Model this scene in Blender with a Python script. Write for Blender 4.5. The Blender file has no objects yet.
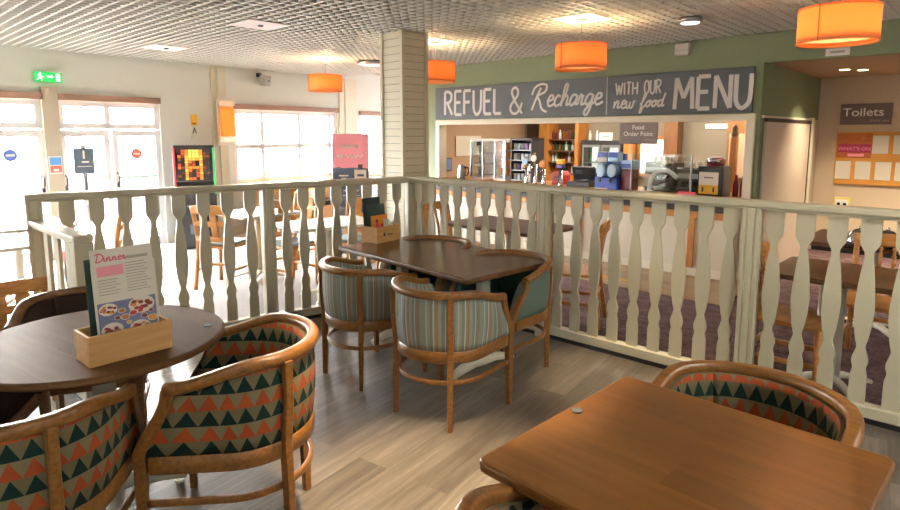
import bpy, bmesh, math, random
from mathutils import Vector, Matrix
random.seed(7)
C = bpy.context.scene.collection
PI = math.pi
def sr(h):
    if isinstance(h, tuple): return h + (1,) if len(h) == 3 else h
    v = [int(h[i:i+2], 16)/255 for i in (0, 2, 4)]
    return tuple((x/12.92 if x <= .04045 else ((x+.055)/1.055)**2.4) for x in v) + (1,)

# ------------------------------------------------------------------ materials
def newmat(name):
    m = bpy.data.materials.new(name); m.use_nodes = True
    nt = m.node_tree; return m, nt, nt.nodes['Principled BSDF']
def plain(name, col, rough=.5, metal=0., spec=.5, noise=0., nscale=40., emit=None, estr=0.):
    m, nt, b = newmat(name)
    b.inputs['Base Color'].default_value = sr(col); b.inputs['Roughness'].default_value = rough
    b.inputs['Metallic'].default_value = metal; b.inputs['Specular IOR Level'].default_value = spec
    if emit: b.inputs['Emission Color'].default_value = sr(emit); b.inputs['Emission Strength'].default_value = estr
    if noise:
        tc = nt.nodes.new('ShaderNodeTexCoord'); n = nt.nodes.new('ShaderNodeTexNoise'); n.inputs['Scale'].default_value = nscale
        n.inputs['Detail'].default_value = 4
        hs = nt.nodes.new('ShaderNodeHueSaturation'); hs.inputs['Color'].default_value = sr(col)
        mr = nt.nodes.new('ShaderNodeMapRange'); mr.inputs['To Min'].default_value = 1-noise; mr.inputs['To Max'].default_value = 1+noise
        nt.links.new(tc.outputs['Object'], n.inputs['Vector']); nt.links.new(n.outputs['Fac'], mr.inputs['Value'])
        nt.links.new(mr.outputs['Result'], hs.inputs['Value']); nt.links.new(hs.outputs['Color'], b.inputs['Base Color'])
    return m
def wood(name, c1, c2, rough=.35, scale=(2, 30, 30), spec=.5, rot=0.):
    m, nt, b = newmat(name); b.inputs['Roughness'].default_value = rough; b.inputs['Specular IOR Level'].default_value = spec
    tc = nt.nodes.new('ShaderNodeTexCoord'); mp = nt.nodes.new('ShaderNodeMapping'); mp.inputs['Scale'].default_value = scale
    mp.inputs['Rotation'].default_value = (0, 0, rot)
    n = nt.nodes.new('ShaderNodeTexNoise'); n.inputs['Scale'].default_value = 1.6; n.inputs['Detail'].default_value = 6; n.inputs['Distortion'].default_value = .6
    r = nt.nodes.new('ShaderNodeValToRGB'); e = r.color_ramp.elements
    e[0].position = .3; e[0].color = sr(c1); e[1].position = .72; e[1].color = sr(c2)
    nt.links.new(tc.outputs['Object'], mp.inputs['Vector']); nt.links.new(mp.outputs['Vector'], n.inputs['Vector'])
    nt.links.new(n.outputs['Fac'], r.inputs['Fac']); nt.links.new(r.outputs['Color'], b.inputs['Base Color'])
    return m
def planks(name, cols, plank=(1.2, .16), rot=0., rough=.4, mortar=.004, grain=.35, spec=.5):
    m, nt, b = newmat(name); b.inputs['Roughness'].default_value = rough; b.inputs['Specular IOR Level'].default_value = spec
    N = nt.nodes.new; L = nt.links.new
    tc = N('ShaderNodeTexCoord'); mp = N('ShaderNodeMapping'); mp.inputs['Rotation'].default_value = (0, 0, rot)
    br = N('ShaderNodeTexBrick'); br.inputs['Scale'].default_value = 1; br.inputs['Brick Width'].default_value = plank[0]
    br.inputs['Row Height'].default_value = plank[1]; br.inputs['Mortar Size'].default_value = mortar*.5; br.offset = .37
    br.inputs['Color1'].default_value = (0, 0, 0, 1); br.inputs['Color2'].default_value = (1, 1, 1, 1); br.inputs['Mortar'].default_value = (.3, .3, .3, 1)
    mp2 = N('ShaderNodeMapping'); mp2.inputs['Scale'].default_value = (1.3, 16, 16)
    n = N('ShaderNodeTexNoise'); n.inputs['Scale'].default_value = 1.5; n.inputs['Detail'].default_value = 8; n.inputs['Distortion'].default_value = .5; n.inputs['Roughness'].default_value = .65
    L(tc.outputs['Object'], mp.inputs['Vector']); L(mp.outputs['Vector'], br.inputs['Vector']); L(mp.outputs['Vector'], mp2.inputs['Vector'])
    add = N('ShaderNodeMixRGB'); add.blend_type = 'MIX'; add.inputs['Fac'].default_value = .8
    sc = N('ShaderNodeVectorMath'); sc.operation = 'MULTIPLY_ADD'; sc.inputs[1].default_value = (7, 7, 7)
    L(br.outputs['Color'], sc.inputs[0]); L(mp2.outputs['Vector'], sc.inputs[2]); L(sc.outputs['Vector'], n.inputs['Vector'])
    L(br.outputs['Color'], add.inputs['Color1']); L(n.outputs['Color'], add.inputs['Color2'])
    bw = N('ShaderNodeRGBToBW'); L(add.outputs['Color'], bw.inputs['Color'])
    r = N('ShaderNodeValToRGB'); els = r.color_ramp.elements
    els[0].position = .3; els[0].color = sr(cols[0]); els[1].position = .7; els[1].color = sr(cols[-1])
    for i, c in enumerate(cols[1:-1]):
        el = els.new(.3+.4*(i+1)/(len(cols)-1)); el.color = sr(c)
    L(bw.outputs['Val'], r.inputs['Fac']); L(r.outputs['Color'], b.inputs['Base Color'])
    return m
def mnode(nt, op, a, b=None):
    n = nt.nodes.new('ShaderNodeMath'); n.operation = op
    for i, v in enumerate((a, b)):
        if v is None: continue
        if isinstance(v, (int, float)): n.inputs[i].default_value = v
        else: nt.links.new(v, n.inputs[i])
    return n.outputs[0]
def mixc(nt, f, a, b):
    n = nt.nodes.new('ShaderNodeMixRGB'); nt.links.new(f, n.inputs['Fac'])
    for k, v in (('Color1', a), ('Color2', b)):
        if isinstance(v, tuple): n.inputs[k].default_value = v
        else: nt.links.new(v, n.inputs[k])
    return n.outputs['Color']
def uvsep(nt):
    u = nt.nodes.new('ShaderNodeUVMap'); s = nt.nodes.new('ShaderNodeSeparateXYZ'); nt.links.new(u.outputs['UV'], s.inputs[0])
    return s.outputs[0], s.outputs[1]
def harlequin():
    m, nt, b = newmat('harlequin_fabric'); b.inputs['Roughness'].default_value = .85; b.inputs['Specular IOR Level'].default_value = .2
    U, V = uvsep(nt)
    v = mnode(nt, 'DIVIDE', V, .056); row = mnode(nt, 'FLOOR', v); fv = mnode(nt, 'FRACT', v)
    odd = mnode(nt, 'FLOORED_MODULO', row, 2.)
    u = mnode(nt, 'DIVIDE', U, .058)
    fu = mnode(nt, 'FRACT', u); d = mnode(nt, 'ABSOLUTE', mnode(nt, 'SUBTRACT', fu, .5)); d2 = mnode(nt, 'MULTIPLY', d, 2.)
    tri = mnode(nt, 'LESS_THAN', d2, mnode(nt, 'SUBTRACT', 1., fv))
    n = nt.nodes.new('ShaderNodeTexNoise'); n.inputs['Scale'].default_value = 9.
    uvn = nt.nodes.new('ShaderNodeUVMap'); nt.links.new(uvn.outputs['UV'], n.inputs['Vector'])
    org = mixc(nt, n.outputs['Fac'], sr('88301a'), sr('9c4c24'))
    grn = mixc(nt, n.outputs['Fac'], sr('091a18'), sr('13302a'))
    fg = mixc(nt, odd, grn, org)
    bgA, bgB = sr('63583e'), sr('6f6447')
    bg = mixc(nt, odd, bgA, bgB)
    nt.links.new(mixc(nt, tri, bg, fg), b.inputs['Base Color'])
    return m
def stripes():
    m, nt, b = newmat('striped_fabric'); b.inputs['Roughness'].default_value = .85; b.inputs['Specular IOR Level'].default_value = .2
    U, V = uvsep(nt)
    f = mnode(nt, 'FRACT', mnode(nt, 'DIVIDE', U, .17))
    r = nt.nodes.new('ShaderNodeValToRGB'); r.color_ramp.interpolation = 'CONSTANT'
    seq = [(0, '7f877f'), (.1, 'a3a99c'), (.14, '87897d'), (.24, '737a72'), (.33, 'b0b3a5'), (.37, '84796a'), (.46, '92604a'), (.49, '8a8c7b'), (.6, '737d78'), (.7, '9ea396'), (.74, '7c776a'), (.86, '8f6f59'), (.89, '83877b')]
    els = r.color_ramp.elements; els[0].position = 0; els[0].color = sr(seq[0][1]); els[1].position = seq[1][0]; els[1].color = sr(seq[1][1])
    for p, c in seq[2:]:
        e = els.new(p); e.color = sr(c)
    nt.links.new(f, r.inputs['Fac']); nt.links.new(r.outputs['Color'], b.inputs['Base Color'])
    return m
def glassmat(name, tint=(1, 1, 1), refl=.08):
    m = bpy.data.materials.new(name); m.use_nodes = True; nt = m.node_tree; nt.nodes.clear()
    o = nt.nodes.new('ShaderNodeOutputMaterial'); mx = nt.nodes.new('ShaderNodeMixShader'); t = nt.nodes.new('ShaderNodeBsdfTransparent'); g = nt.nodes.new('ShaderNodeBsdfGlossy')
    t.inputs['Color'].default_value = tint + (1,); g.inputs['Roughness'].default_value = .03; mx.inputs['Fac'].default_value = refl
    nt.links.new(t.outputs[0], mx.inputs[1]); nt.links.new(g.outputs[0], mx.inputs[2]); nt.links.new(mx.outputs[0], o.inputs['Surface'])
    return m
def shademat(name, col):
    m = bpy.data.materials.new(name); m.use_nodes = True; nt = m.node_tree; nt.nodes.clear()
    o = nt.nodes.new('ShaderNodeOutputMaterial'); mx = nt.nodes.new('ShaderNodeMixShader'); t = nt.nodes.new('ShaderNodeBsdfTranslucent'); g = nt.nodes.new('ShaderNodeBsdfDiffuse')
    t.inputs['Color'].default_value = sr(col); g.inputs['Color'].default_value = sr(col); mx.inputs['Fac'].default_value = .5
    nt.links.new(g.outputs[0], mx.inputs[1]); nt.links.new(t.outputs[0], mx.inputs[2]); nt.links.new(mx.outputs[0], o.inputs['Surface'])
    return m

M = {}
M['rail'] = plain('painted_rail', 'c5bca1', .42, noise=.02, nscale=6)
M['wallcream'] = plain('cream_wall_paint', 'dcdccf', .8, noise=.015, nscale=3)
M['green'] = plain('sage_green_paint', '7d8660', .7, noise=.015, nscale=3)
M['tan'] = plain('tan_wall_paint', 'c3a283', .8, noise=.02, nscale=2)
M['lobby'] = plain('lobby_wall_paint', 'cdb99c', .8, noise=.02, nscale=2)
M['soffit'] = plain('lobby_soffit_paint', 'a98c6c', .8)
M['trim'] = plain('cream_trim_gloss', 'e6dcc2', .4)
M['clad'] = plain('clad_paint', 'd4ccb0', .5, noise=.01, nscale=5)
M['cladb'] = plain('clad_groove', '8d8468', .7)
M['white'] = plain('white_plastic', 'eeeae2', .4)
M['offwhite'] = plain('offwhite_plastic', 'dcd5c3', .5)
M['upvc'] = plain('white_upvc', 'f2f0ec', .35)
M['brownhead'] = plain('brown_blind_box', '8a6a56', .6)
M['black'] = plain('black_plastic', '141414', .4)
M['dark'] = plain('dark_grey_plastic', '2b2b2e', .45)
M['slate'] = plain('slate_sign_board', '4f5150', .6, noise=.06, nscale=8)
M['letter'] = plain('chalk_letter_paint', 'e2ddd2', .7, noise=.05, nscale=60)
M['signbrown'] = plain('mauve_brown_sign', '6d5c58', .55)
M['chrome'] = plain('polished_metal', 'c9c9c9', .15, metal=1)
M['steel'] = plain('brushed_steel', 'a9a9a7', .35, metal=1)
M['marker'] = plain('dull_marker_grey', '5e5f5c', .6)
M['brass'] = plain('brass', 'b08d3c', .3, metal=1)
M['grid'] = plain('ceiling_grid_paint', 'd6d6ca', .55)
M['plenum'] = plain('ceiling_plenum', 'aeaa9e', .9)
M['panel'] = plain('ceiling_panel_white', 'f0ece2', .6)
M['chairwood'] = wood('honey_chair_wood', '684019', '8a5b28', .3, (3, 40, 40))
M['chairwood2'] = wood('dark_chair_wood', '6a4526', '8a6038', .32, (3, 40, 40))
M['boxwood'] = wood('light_box_wood', 'b5854c', 'c89a60', .5, (3, 30, 30))
M['t3'] = planks('orange_oak_tabletop', ('523010', '653c14', '704518', '7c501f'), (3., .16), PI/2, .28, .0)
M['t2'] = planks('brown_oak_tabletop', ('4a2f1c', '5b3b24', '6b4a30'), (3., .14), 0, .22, .0)
M['t1'] = planks('round_oak_tabletop', ('533820', '614328', '704f31'), (3., .17), .6, .6, .0, spec=.12)
M['woodA'] = wood('orange_servery_wood', 'a9682c', 'c98a45', .4, (20, 20, 2.5))
M['woodB'] = wood('beech_chair_wood', 'b9783a', 'd59a55', .38, (4, 30, 30))
M['woodD'] = wood('dark_table_wood', '5f412b', '7d5a3b', .3, (3, 30, 30))
M['woodW'] = wood('window_panel_wood', 'a8733c', 'c08d52', .5, (20, 20, 2.5))
M['cream_metal'] = plain('cream_metal', 'e2dcc9', .35)
M['floor'] = planks('grey_oak_vinyl', ('4b4239', '5f554a', '74695c', '8d8174'), (1.25, .18), math.radians(-55), .38)
M['strip'] = planks('tan_vinyl', ('8a6f50', 'a1845f', 'b29670'), (1.2, .15), math.radians(43), .35)
M['daylit_carpet'] = plain('daylit_plum_carpet', '948d88', .9, spec=.2, noise=.16, nscale=55)  # plum carpet made paler where the daylight falls
M['tile'] = plain('pale_entrance_floor', 'd3d0cb', .35, noise=.04, nscale=3)
M['harl'] = harlequin(); M['stripe'] = stripes()
M['teal'] = plain('teal_fabric', '5a6b61', .85, spec=.2, noise=.08, nscale=120)
M['teal_in'] = plain('teal_velvet', '37574f', .85, spec=.2, noise=.08, nscale=120)
M['seatdark'] = plain('dark_seat_fabric', '3a2c24', .85, spec=.2, noise=.1, nscale=80)
M['seatblue'] = plain('pale_blue_seat_pad', '98a8a6', .8, noise=.05)
M['glass'] = glassmat('window_glass', (.97, .98, .98), .06)
M['cabglass'] = glassmat('cabinet_glass', (.9, .94, .95), .14)
M['shade'] = shademat('orange_shade_fabric', 'f6b272')
M['diff'] = shademat('opal_diffuser', 'fff2dc')
M['exitg'] = plain('exit_green', '1fae52', .4, emit='2fb860', estr=.5)
M['exitw'] = plain('exit_white', 'f4fff4', .4, emit='f4fff4', estr=.7)
M['pink'] = plain('pink_print', 'ee97a2', .6); M['pinkd'] = plain('pink_text', 'd4576a', .6)
M['paper'] = plain('paper', 'e6ddcc', .7); M['navy'] = plain('navy_print', '46525f', .6); M['navyl'] = plain('navy_light_print', '566577', .6)
M['ptext'] = plain('grey_print', 'b1a795', .7)
M['red'] = plain('red_plastic', 'b3241c', .4); M['blue'] = plain('blue_plastic', '1f3f9c', .35); M['ltblue'] = plain('pale_blue_plastic', '9fc3e0', .3)
M['yellow'] = plain('yellow_print', 'dca71e', .55); M['orange'] = plain('orange_print', 'd9862a', .55)
M['dkred'] = plain('dark_red', '6e1a1f', .4); M['dkgreen'] = plain('dark_green_card', '2f4a43', .6); M['dkcard'] = plain('charcoal_card', '33383a', .6)
M['amber'] = plain('amber_bottle', '7a4213', .15); M['gbottle'] = plain('green_bottle', '1f4d2a', .15); M['cbottle'] = plain('clear_bottle', 'c7cdc6', .12); M['purple'] = plain('purple_print', '5b3a8c', .4)
M['skin'] = plain('ivory', 'd9c9ae', .5)

def carpet():
    m, nt, b = newmat('plum_carpet'); b.inputs['Roughness'].default_value = .95; b.inputs['Specular IOR Level'].default_value = .1
    tc = nt.nodes.new('ShaderNodeTexCoord'); n = nt.nodes.new('ShaderNodeTexNoise'); n.inputs['Scale'].default_value = 45; n.inputs['Detail'].default_value = 3
    n2 = nt.nodes.new('ShaderNodeTexVoronoi'); n2.inputs['Scale'].default_value = 9
    r = nt.nodes.new('ShaderNodeValToRGB'); e = r.color_ramp.elements; e[0].position = .35; e[0].color = sr('4b3638'); e[1].position = .68; e[1].color = sr('7c6462')
    mx = nt.nodes.new('ShaderNodeMixRGB'); mx.inputs['Fac'].default_value = .3
    nt.links.new(tc.outputs['Object'], n.inputs['Vector']); nt.links.new(tc.outputs['Object'], n2.inputs['Vector'])
    nt.links.new(n.outputs['Fac'], mx.inputs['Color1']); nt.links.new(n2.outputs['Distance'], mx.inputs['Color2']); nt.links.new(mx.outputs['Color'], r.inputs['Fac'])
    nt.links.new(r.outputs['Color'], b.inputs['Base Color']); return m
M['carpet'] = carpet()

# ------------------------------------------------------------------ mesh builder
class MB:
    def __init__(s): s.v = []; s.f = []; s.uv = []; s.mi = []; s.sm = []; s.cur = 0
    def face(s, pts, uv=None, smooth=False):
        b = len(s.v); s.v += [tuple(p) for p in pts]; s.f.append(list(range(b, b+len(pts)))); s.uv.append(uv or [(0, 0)]*len(pts)); s.mi.append(s.cur); s.sm.append(smooth)
    def faces(s, verts, faces, uvs=None, smooth=False):
        b = len(s.v); s.v += [tuple(p) for p in verts]
        for i, f in enumerate(faces):
            s.f.append([b+k for k in f]); s.uv.append(uvs[i] if uvs else [(0, 0)]*len(f)); s.mi.append(s.cur); s.sm.append(smooth)
        return s
    def box(s, c, d, rz=0., tilt=None):
        x, y, z = d[0]/2, d[1]/2, d[2]/2
        V = [Vector(p) for p in ((-x,-y,-z),(x,-y,-z),(x,y,-z),(-x,y,-z),(-x,-y,z),(x,-y,z),(x,y,z),(-x,y,z))]
        R = Matrix.Rotation(rz, 3, 'Z')
        if tilt: R = R @ Matrix.Rotation(tilt[1], 3, tilt[0])
        V = [R @ p + Vector(c) for p in V]
        return s.faces(V, [(0,3,2,1),(4,5,6,7),(0,1,5,4),(1,2,6,5),(2,3,7,6),(3,0,4,7)])
    def b2(s, x0, x1, y0, y1, z0, z1): return s.box(((x0+x1)/2, (y0+y1)/2, (z0+z1)/2), (abs(x1-x0), abs(y1-y0), abs(z1-z0)))
    def sweep(s, path, prof, up=Vector((0, 0, 1)), closed=False, caps=True, smooth=True, scale=None):
        P = [Vector(p) for p in path]; n = len(P); k = len(prof); V = []
        for i in range(n):
            a = P[i-1] if (i > 0 or closed) else P[i]; b = P[(i+1) % n] if (i < n-1 or closed) else P[i]
            t = (b-a).normalized(); sd = t.cross(up)
            if sd.length < 1e-4: sd = t.cross(Vector((0, 1, 0)))
            sd.normalize(); u2 = sd.cross(t).normalized(); sc = scale[i] if scale else 1
            V += [P[i]+sd*(q[0]*sc)+u2*(q[1]*sc) for q in prof]
        F = []
        for i in range(n if closed else n-1):
            j = (i+1) % n
            for q in range(k): r = (q+1) % k; F.append((i*k+q, j*k+q, j*k+r, i*k+r))
        s.faces(V, F, smooth=smooth)
        if caps and not closed:
            s.face(V[:k]); s.face(V[-k:][::-1])
        return s
    def tube(s, path, r, n=8, **kw): return s.sweep(path, [(r*math.cos(2*PI*i/n), r*math.sin(2*PI*i/n)) for i in range(n)], **kw)
    def lathe(s, prof, c=(0, 0, 0), n=20, smooth=True, cap=True):
        V = []; F = []
        for r, z in prof: V += [(c[0]+r*math.cos(2*PI*i/n), c[1]+r*math.sin(2*PI*i/n), c[2]+z) for i in range(n)]
        for j in range(len(prof)-1):
            for i in range(n): k = (i+1) % n; F.append((j*n+i, j*n+k, (j+1)*n+k, (j+1)*n+i))
        s.faces(V, F, smooth=smooth)
        if cap: s.face(V[:n][::-1]); s.face(V[-n:])
        return s
    def prism(s, outline, axis='y', t0=0., t1=.02, smooth=False):
        n = len(outline)
        def p3(a, b, t): return (a, t, b) if axis == 'y' else ((a, b, t) if axis == 'z' else (t, a, b))
        A = [p3(a, b, t0) for a, b in outline]; B = [p3(a, b, t1) for a, b in outline]
        s.face(A); s.face(B[::-1])
        s.faces(A+B, [(i, i+n, (i+1) % n+n, (i+1) % n) for i in range(n)], smooth=smooth); return s
    def build(s, name, mat, parent=None, bevel=0., seg=2):
        me = bpy.data.meshes.new(name); me.from_pydata(s.v, [], s.f)
        mats = mat if isinstance(mat, (list, tuple)) else [mat]
        for m in mats: me.materials.append(m)
        me.polygons.foreach_set('material_index', s.mi); me.polygons.foreach_set('use_smooth', s.sm)
        ul = me.uv_layers.new(name='UVMap'); i = 0
        for u in s.uv:
            for q in u: ul.data[i].uv = q; i += 1
        bm = bmesh.new(); bm.from_mesh(me); bmesh.ops.remove_doubles(bm, verts=bm.verts, dist=1e-5); bmesh.ops.recalc_face_normals(bm, faces=bm.faces); bm.to_mesh(me); bm.free()
        o = bpy.data.objects.new(name, me); C.objects.link(o)
        if parent: o.parent = parent
        if bevel:
            b = o.modifiers.new('edge', 'BEVEL'); b.width = bevel; b.segments = seg; b.limit_method = 'ANGLE'; b.angle_limit = math.radians(50)
        return o
def thing(name, label, cat, loc=(0, 0, 0), rz=0., group=None):
    o = bpy.data.objects.new(name, None); C.objects.link(o); o.empty_display_size = .1
    o.location = loc; o.rotation_euler = (0, 0, rz); return tag(o, label, cat, group)
def tag(o, label, cat, group=None):
    o['label'] = label; o['category'] = cat
    if group: o['group'] = group
    return o
def struct(o): o['kind'] = 'structure'; return o
def at(o, loc, rz=0.): o.location = loc; o.rotation_euler = (0, 0, rz); return o
def copy_tree(o, label=None, loc=None, rz=None):
    def cp(q, par):
        c = q.copy(); C.objects.link(c)
        if par: c.parent = par
        for ch in q.children: cp(ch, c)
        return c
    r = cp(o, None)
    if label: r['label'] = label
    if loc: r.location = loc
    if rz is not None: r.rotation_euler = (0, 0, rz)
    return r
def text(name, body, size, mat, parent, loc, rot=(PI/2, 0, 0), ext=.001, align='LEFT', sx=1., bold=.0):
    cu = bpy.data.curves.new(name, 'FONT'); cu.body = body; cu.size = size; cu.extrude = ext; cu.offset = size*bold; cu.align_x = align; cu.materials.append(mat)
    tmp = bpy.data.objects.new('tmp', cu); C.objects.link(tmp); dg = bpy.context.evaluated_depsgraph_get(); me = bpy.data.meshes.new_from_object(tmp.evaluated_get(dg)); bpy.data.objects.remove(tmp); me.name = name
    me.transform(Matrix.Translation(loc) @ Matrix.Rotation(rot[0], 4, 'X') @ Matrix.Diagonal((sx, 1, 1, 1))); bpy.data.curves.remove(cu)
    o = bpy.data.objects.new(name, me); C.objects.link(o); o.parent = parent; return o
def catmull(pts, n=6, closed=False):
    P = [Vector(p) for p in pts]; out = []; N = len(P)
    for i in range(N if closed else N-1):
        p0 = P[i-1] if (i or closed) else P[0]; p1 = P[i]; p2 = P[(i+1) % N]; p3 = P[(i+2) % N] if (i+2 < N or closed) else P[-1]
        for k in range(n):
            t = k/n; out.append(.5*((2*p1)+(p2-p0)*t+(2*p0-5*p1+4*p2-p3)*t*t+(3*p1-p0-3*p2+p3)*t**3))
    if not closed: out.append(P[-1])
    return out
RP = [(-.5, -.3), (-.42, -.46), (-.3, -.5), (.3, -.5), (.42, -.46), (.5, -.3), (.5, .25), (.4, .44), (.25, .5), (-.25, .5), (-.4, .44), (-.5, .25)]
def rprof(w, h): return [(x*w, y*h) for x, y in RP]

# ------------------------------------------------------------------ world frames (metres; camera eye at 0,0,1.6)
AG = math.radians(-43.); GP = Vector((2.623, 6.971)); GU = Vector((math.cos(AG), math.sin(AG))); GN = Vector((-GU.y, GU.x))
def G(u, d, z=0.): p = GP+GU*u+GN*d; return (p.x, p.y, z)          # green servery wall: u along, d away
AL = math.radians(53.2); LP = Vector((-4.525, 8.119)); LU = Vector((math.cos(AL), math.sin(AL))); LN = Vector((-LU.y, LU.x))
def L(x, d, z=0.): p = LP+LU*x+LN*d; return (p.x, p.y, z)          # glazed entrance wall: x along, +d outdoors
CEIL = 2.62

# ------------------------------------------------------------------ floor
RC = Vector((-.379, 5.659)); AB = math.radians(-42.48); DB = Vector((math.cos(AB), math.sin(AB))); DA = Vector((-.824, -.567))
def isect(p, d, q, e):
    den = d.x*e.y-d.y*e.x; t = ((q-p).x*e.y-(q-p).y*e.x)/den; return p+d*t
b_ = MB(); b_.b2(-22, 14, -6, 20, -.12, -.005); fl = struct(b_.build('floor', M['carpet']))
b_ = MB()
far = [RC-DB*.0, RC+DB*7.2, Vector((3.5, -4.)), Vector((-6., -4.)), RC+DA*6.5]
b_.prism([tuple(p) for p in far], 'z', -.006, 0.0); struct(b_.build('floor_vinyl', M['floor']))
b_ = MB(); q = [G(-4.1, -1.15), G(.95, -1.15), G(.95, 0.02), G(-4.1, .02)]; b_.prism([p[:2] for p in q], 'z', -.006, 0.0005); struct(b_.build('floor_strip', M['strip']))
b_ = MB(); q = [L(-7, 0), L(4.2, 0), L(4.2, -1.9), L(-7, -1.9)]; b_.prism([p[:2] for p in q], 'z', -.006, 0.001); struct(b_.build('floor_entrance', M['tile']))
b_ = MB(); q = [L(-7, -1.9), L(6., -1.9), L(6., -4.), RC-DB*.3, RC-DB*.02, RC+DA*6.4]; b_.prism([(p[0], p[1]) for p in q], 'z', -.006, .0004); struct(b_.build('floor_carpet', M['daylit_carpet']))
b_ = MB(); q = [L(-14, .2), L(14, .2), L(14, 9), L(-14, 9)]; b_.prism([p[:2] for p in q], 'z', -.3, -.02); struct(b_.build('ground', plain('outdoor_paving', 'c9c5bd', .8, noise=.05)))

# ------------------------------------------------------------------ ceiling
cA = isect(LP, LU, Vector(G(0, -10)[:2]), GU); cB = Vector(L(6.2, 0)[:2]); cC = Vector(G(6., 3.2)[:2]); cD = Vector(G(6., -10)[:2])
cB2 = isect(Vector(G(0, 3.2)[:2]), GU, LP, LU)
poly = [cA, cB2, cC, cD]
b_ = MB(); b_.prism([tuple(p) for p in poly], 'z', CEIL+.14, CEIL+.24); ce = struct(b_.build('ceiling', M['plenum']))
gb = MB()
def clip(p, d):
    ts = []
    for i in range(4):
        a = poly[i]; e = poly[(i+1) % 4]-a; den = d.x*e.y-d.y*e.x
        if abs(den) < 1e-9: continue
        t = ((a-p).x*e.y-(a-p).y*e.x)/den; k = ((a-p).x*d.y-(a-p).y*d.x)/den
        if -1e-6 <= k <= 1+1e-6: ts.append(t)
    return (min(ts), max(ts)) if len(ts) >= 2 else None
cut_d = -.0
for i in range(-90, 140):
    dd = -i*.1+2.0
    if dd > -.02 or dd < -10: continue
    p = Vector(G(0, dd)[:2]); r = clip(p, GU)
    if r and r[1]-r[0] > .05:
        c = p+GU*((r[0]+r[1])/2); gb.box((c.x, c.y, CEIL+.024), (r[1]-r[0], .016, .048), AG)
for i in range(-180, 80):
    p = Vector(G(i*.1, 0)[:2]); r = clip(p, GN)
    if r:
        hi = min(r[1], -.02)
        if hi-r[0] > .05:
            c = p+GN*((r[0]+hi)/2); gb.box((c.x, c.y, CEIL+.0245), (.016, hi-r[0], .047), AG)
struct(gb.build('ceiling_grid', M['grid'], ce))

# ------------------------------------------------------------------ glazed entrance wall (left)
wl = MB()
def wpiece(x0, x1, z0, z1): wl.b2(x0, x1, 0, .16, z0, z1)
HEAD = 2.09; SILL = .80
wpiece(-9, -7.2, 0, CEIL+.17); wpiece(-7.2, -2.9, HEAD, CEIL+.17); wpiece(-7.2, -2.9, 0, SILL-.03); wpiece(-2.9, -2.45, 0, CEIL+.17); wpiece(-2.45, .66, HEAD, CEIL+.17); wpiece(.66, 1.84, 0, CEIL+.17)
wpiece(1.84, 4.03, HEAD-.03, CEIL+.17); wpiece(1.84, 4.03, 0, SILL-.03); wpiece(4.03, 4.6, 0, CEIL+.17)
wpiece(4.6, 8.6, HEAD-.06, CEIL+.17); wpiece(4.6, 8.6, 0, SILL-.03); wpiece(8.6, 10, 0, CEIL+.17)
at(struct(wl.build('wall_left', M['wallcream'])), L(0, 0), AL)
o = MB(); o.b2(-9, -2.45, -.012, 0, 0, .12); o.b2(.66, 10, -.012, 0, 0, .12); at(struct(o.build('baseboard_left', M['trim'])), L(0, -.001), AL)
o = MB()
for (x0, x1, dp) in ((1.46, 1.56, .03), (1.56, 1.70, .05), (4.08, 4.20, .03), (4.20, 4.50, .045)): o.b2(x0, x1, -dp, 0, .12, CEIL)
at(struct(o.build('trim_1', M['clad'])), L(0, -.002), AL)
# blind boxes / brown heads
for n, (x0, x1, z) in enumerate(((-2.45, -.81, HEAD), (-.64, .66, HEAD), (1.84, 4.03, HEAD-.03), (4.6, 8.6, HEAD-.06))):
    o = MB(); o.b2(x0, x1, -.05, .02, z-.075, z+.005); at(struct(o.build('trim_%d' % (n+2), M['brownhead'])), L(0, -.001), AL)
def window(n, x0, x1, z0, z1, vs, hs, wdt=.075):
    w = struct(bpy.data.objects.new('window_%d' % n, None)); C.objects.link(w); at(w, L(0, .06), AL)
    f = MB(); f.b2(x0, x1, -.03, .04, z0, z0+wdt); f.b2(x0, x1, -.03, .04, z1-wdt, z1); f.b2(x0, x0+wdt, -.03, .04, z0, z1); f.b2(x1-wdt, x1, -.03, .04, z0, z1)
    for v in vs: f.b2(v-wdt/2, v+wdt/2, -.03, .04, z0, z1)
    for h in hs: f.b2(x0, x1, -.03, .04, h-wdt/2, h+wdt/2)
    f.build('window_frame', M['upvc'], w, .004)
    g = MB(); g.b2(x0+.02, x1-.02, 0, .006, z0+.02, z1-.02); g.build('window_glass', M['glass'], w)
    return w
wd = window(1, 1.84, 4.03, SILL, HEAD-.10, (2.39, 3.16, 3.86), (1.39,))
s_ = MB(); s_.b2(1.82, 4.05, -.14, .0, SILL-.03, SILL); s_.build('window_sill', M['woodW'], wd)
wd = window(2, 4.6, 8.6, SILL, HEAD-.13, (5.35, 6.2, 7.1, 7.9), (1.38,))
s_ = MB(); s_.b2(4.58, 8.6, -.14, .0, SILL-.03, SILL); s_.build('window_sill', M['woodW'], wd)
wd = window(5, -7.2, -2.9, SILL, HEAD-.02, (-6.1, -5.05, -4.0), (1.38,))  # unseen run of windows, added to bring daylight in from the left
window(3, -.64, .66, 1.66, HEAD-.07, (-.04,), ())
window(4, -2.45, -.81, 1.66, HEAD-.07, (-1.63,), ())
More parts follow.
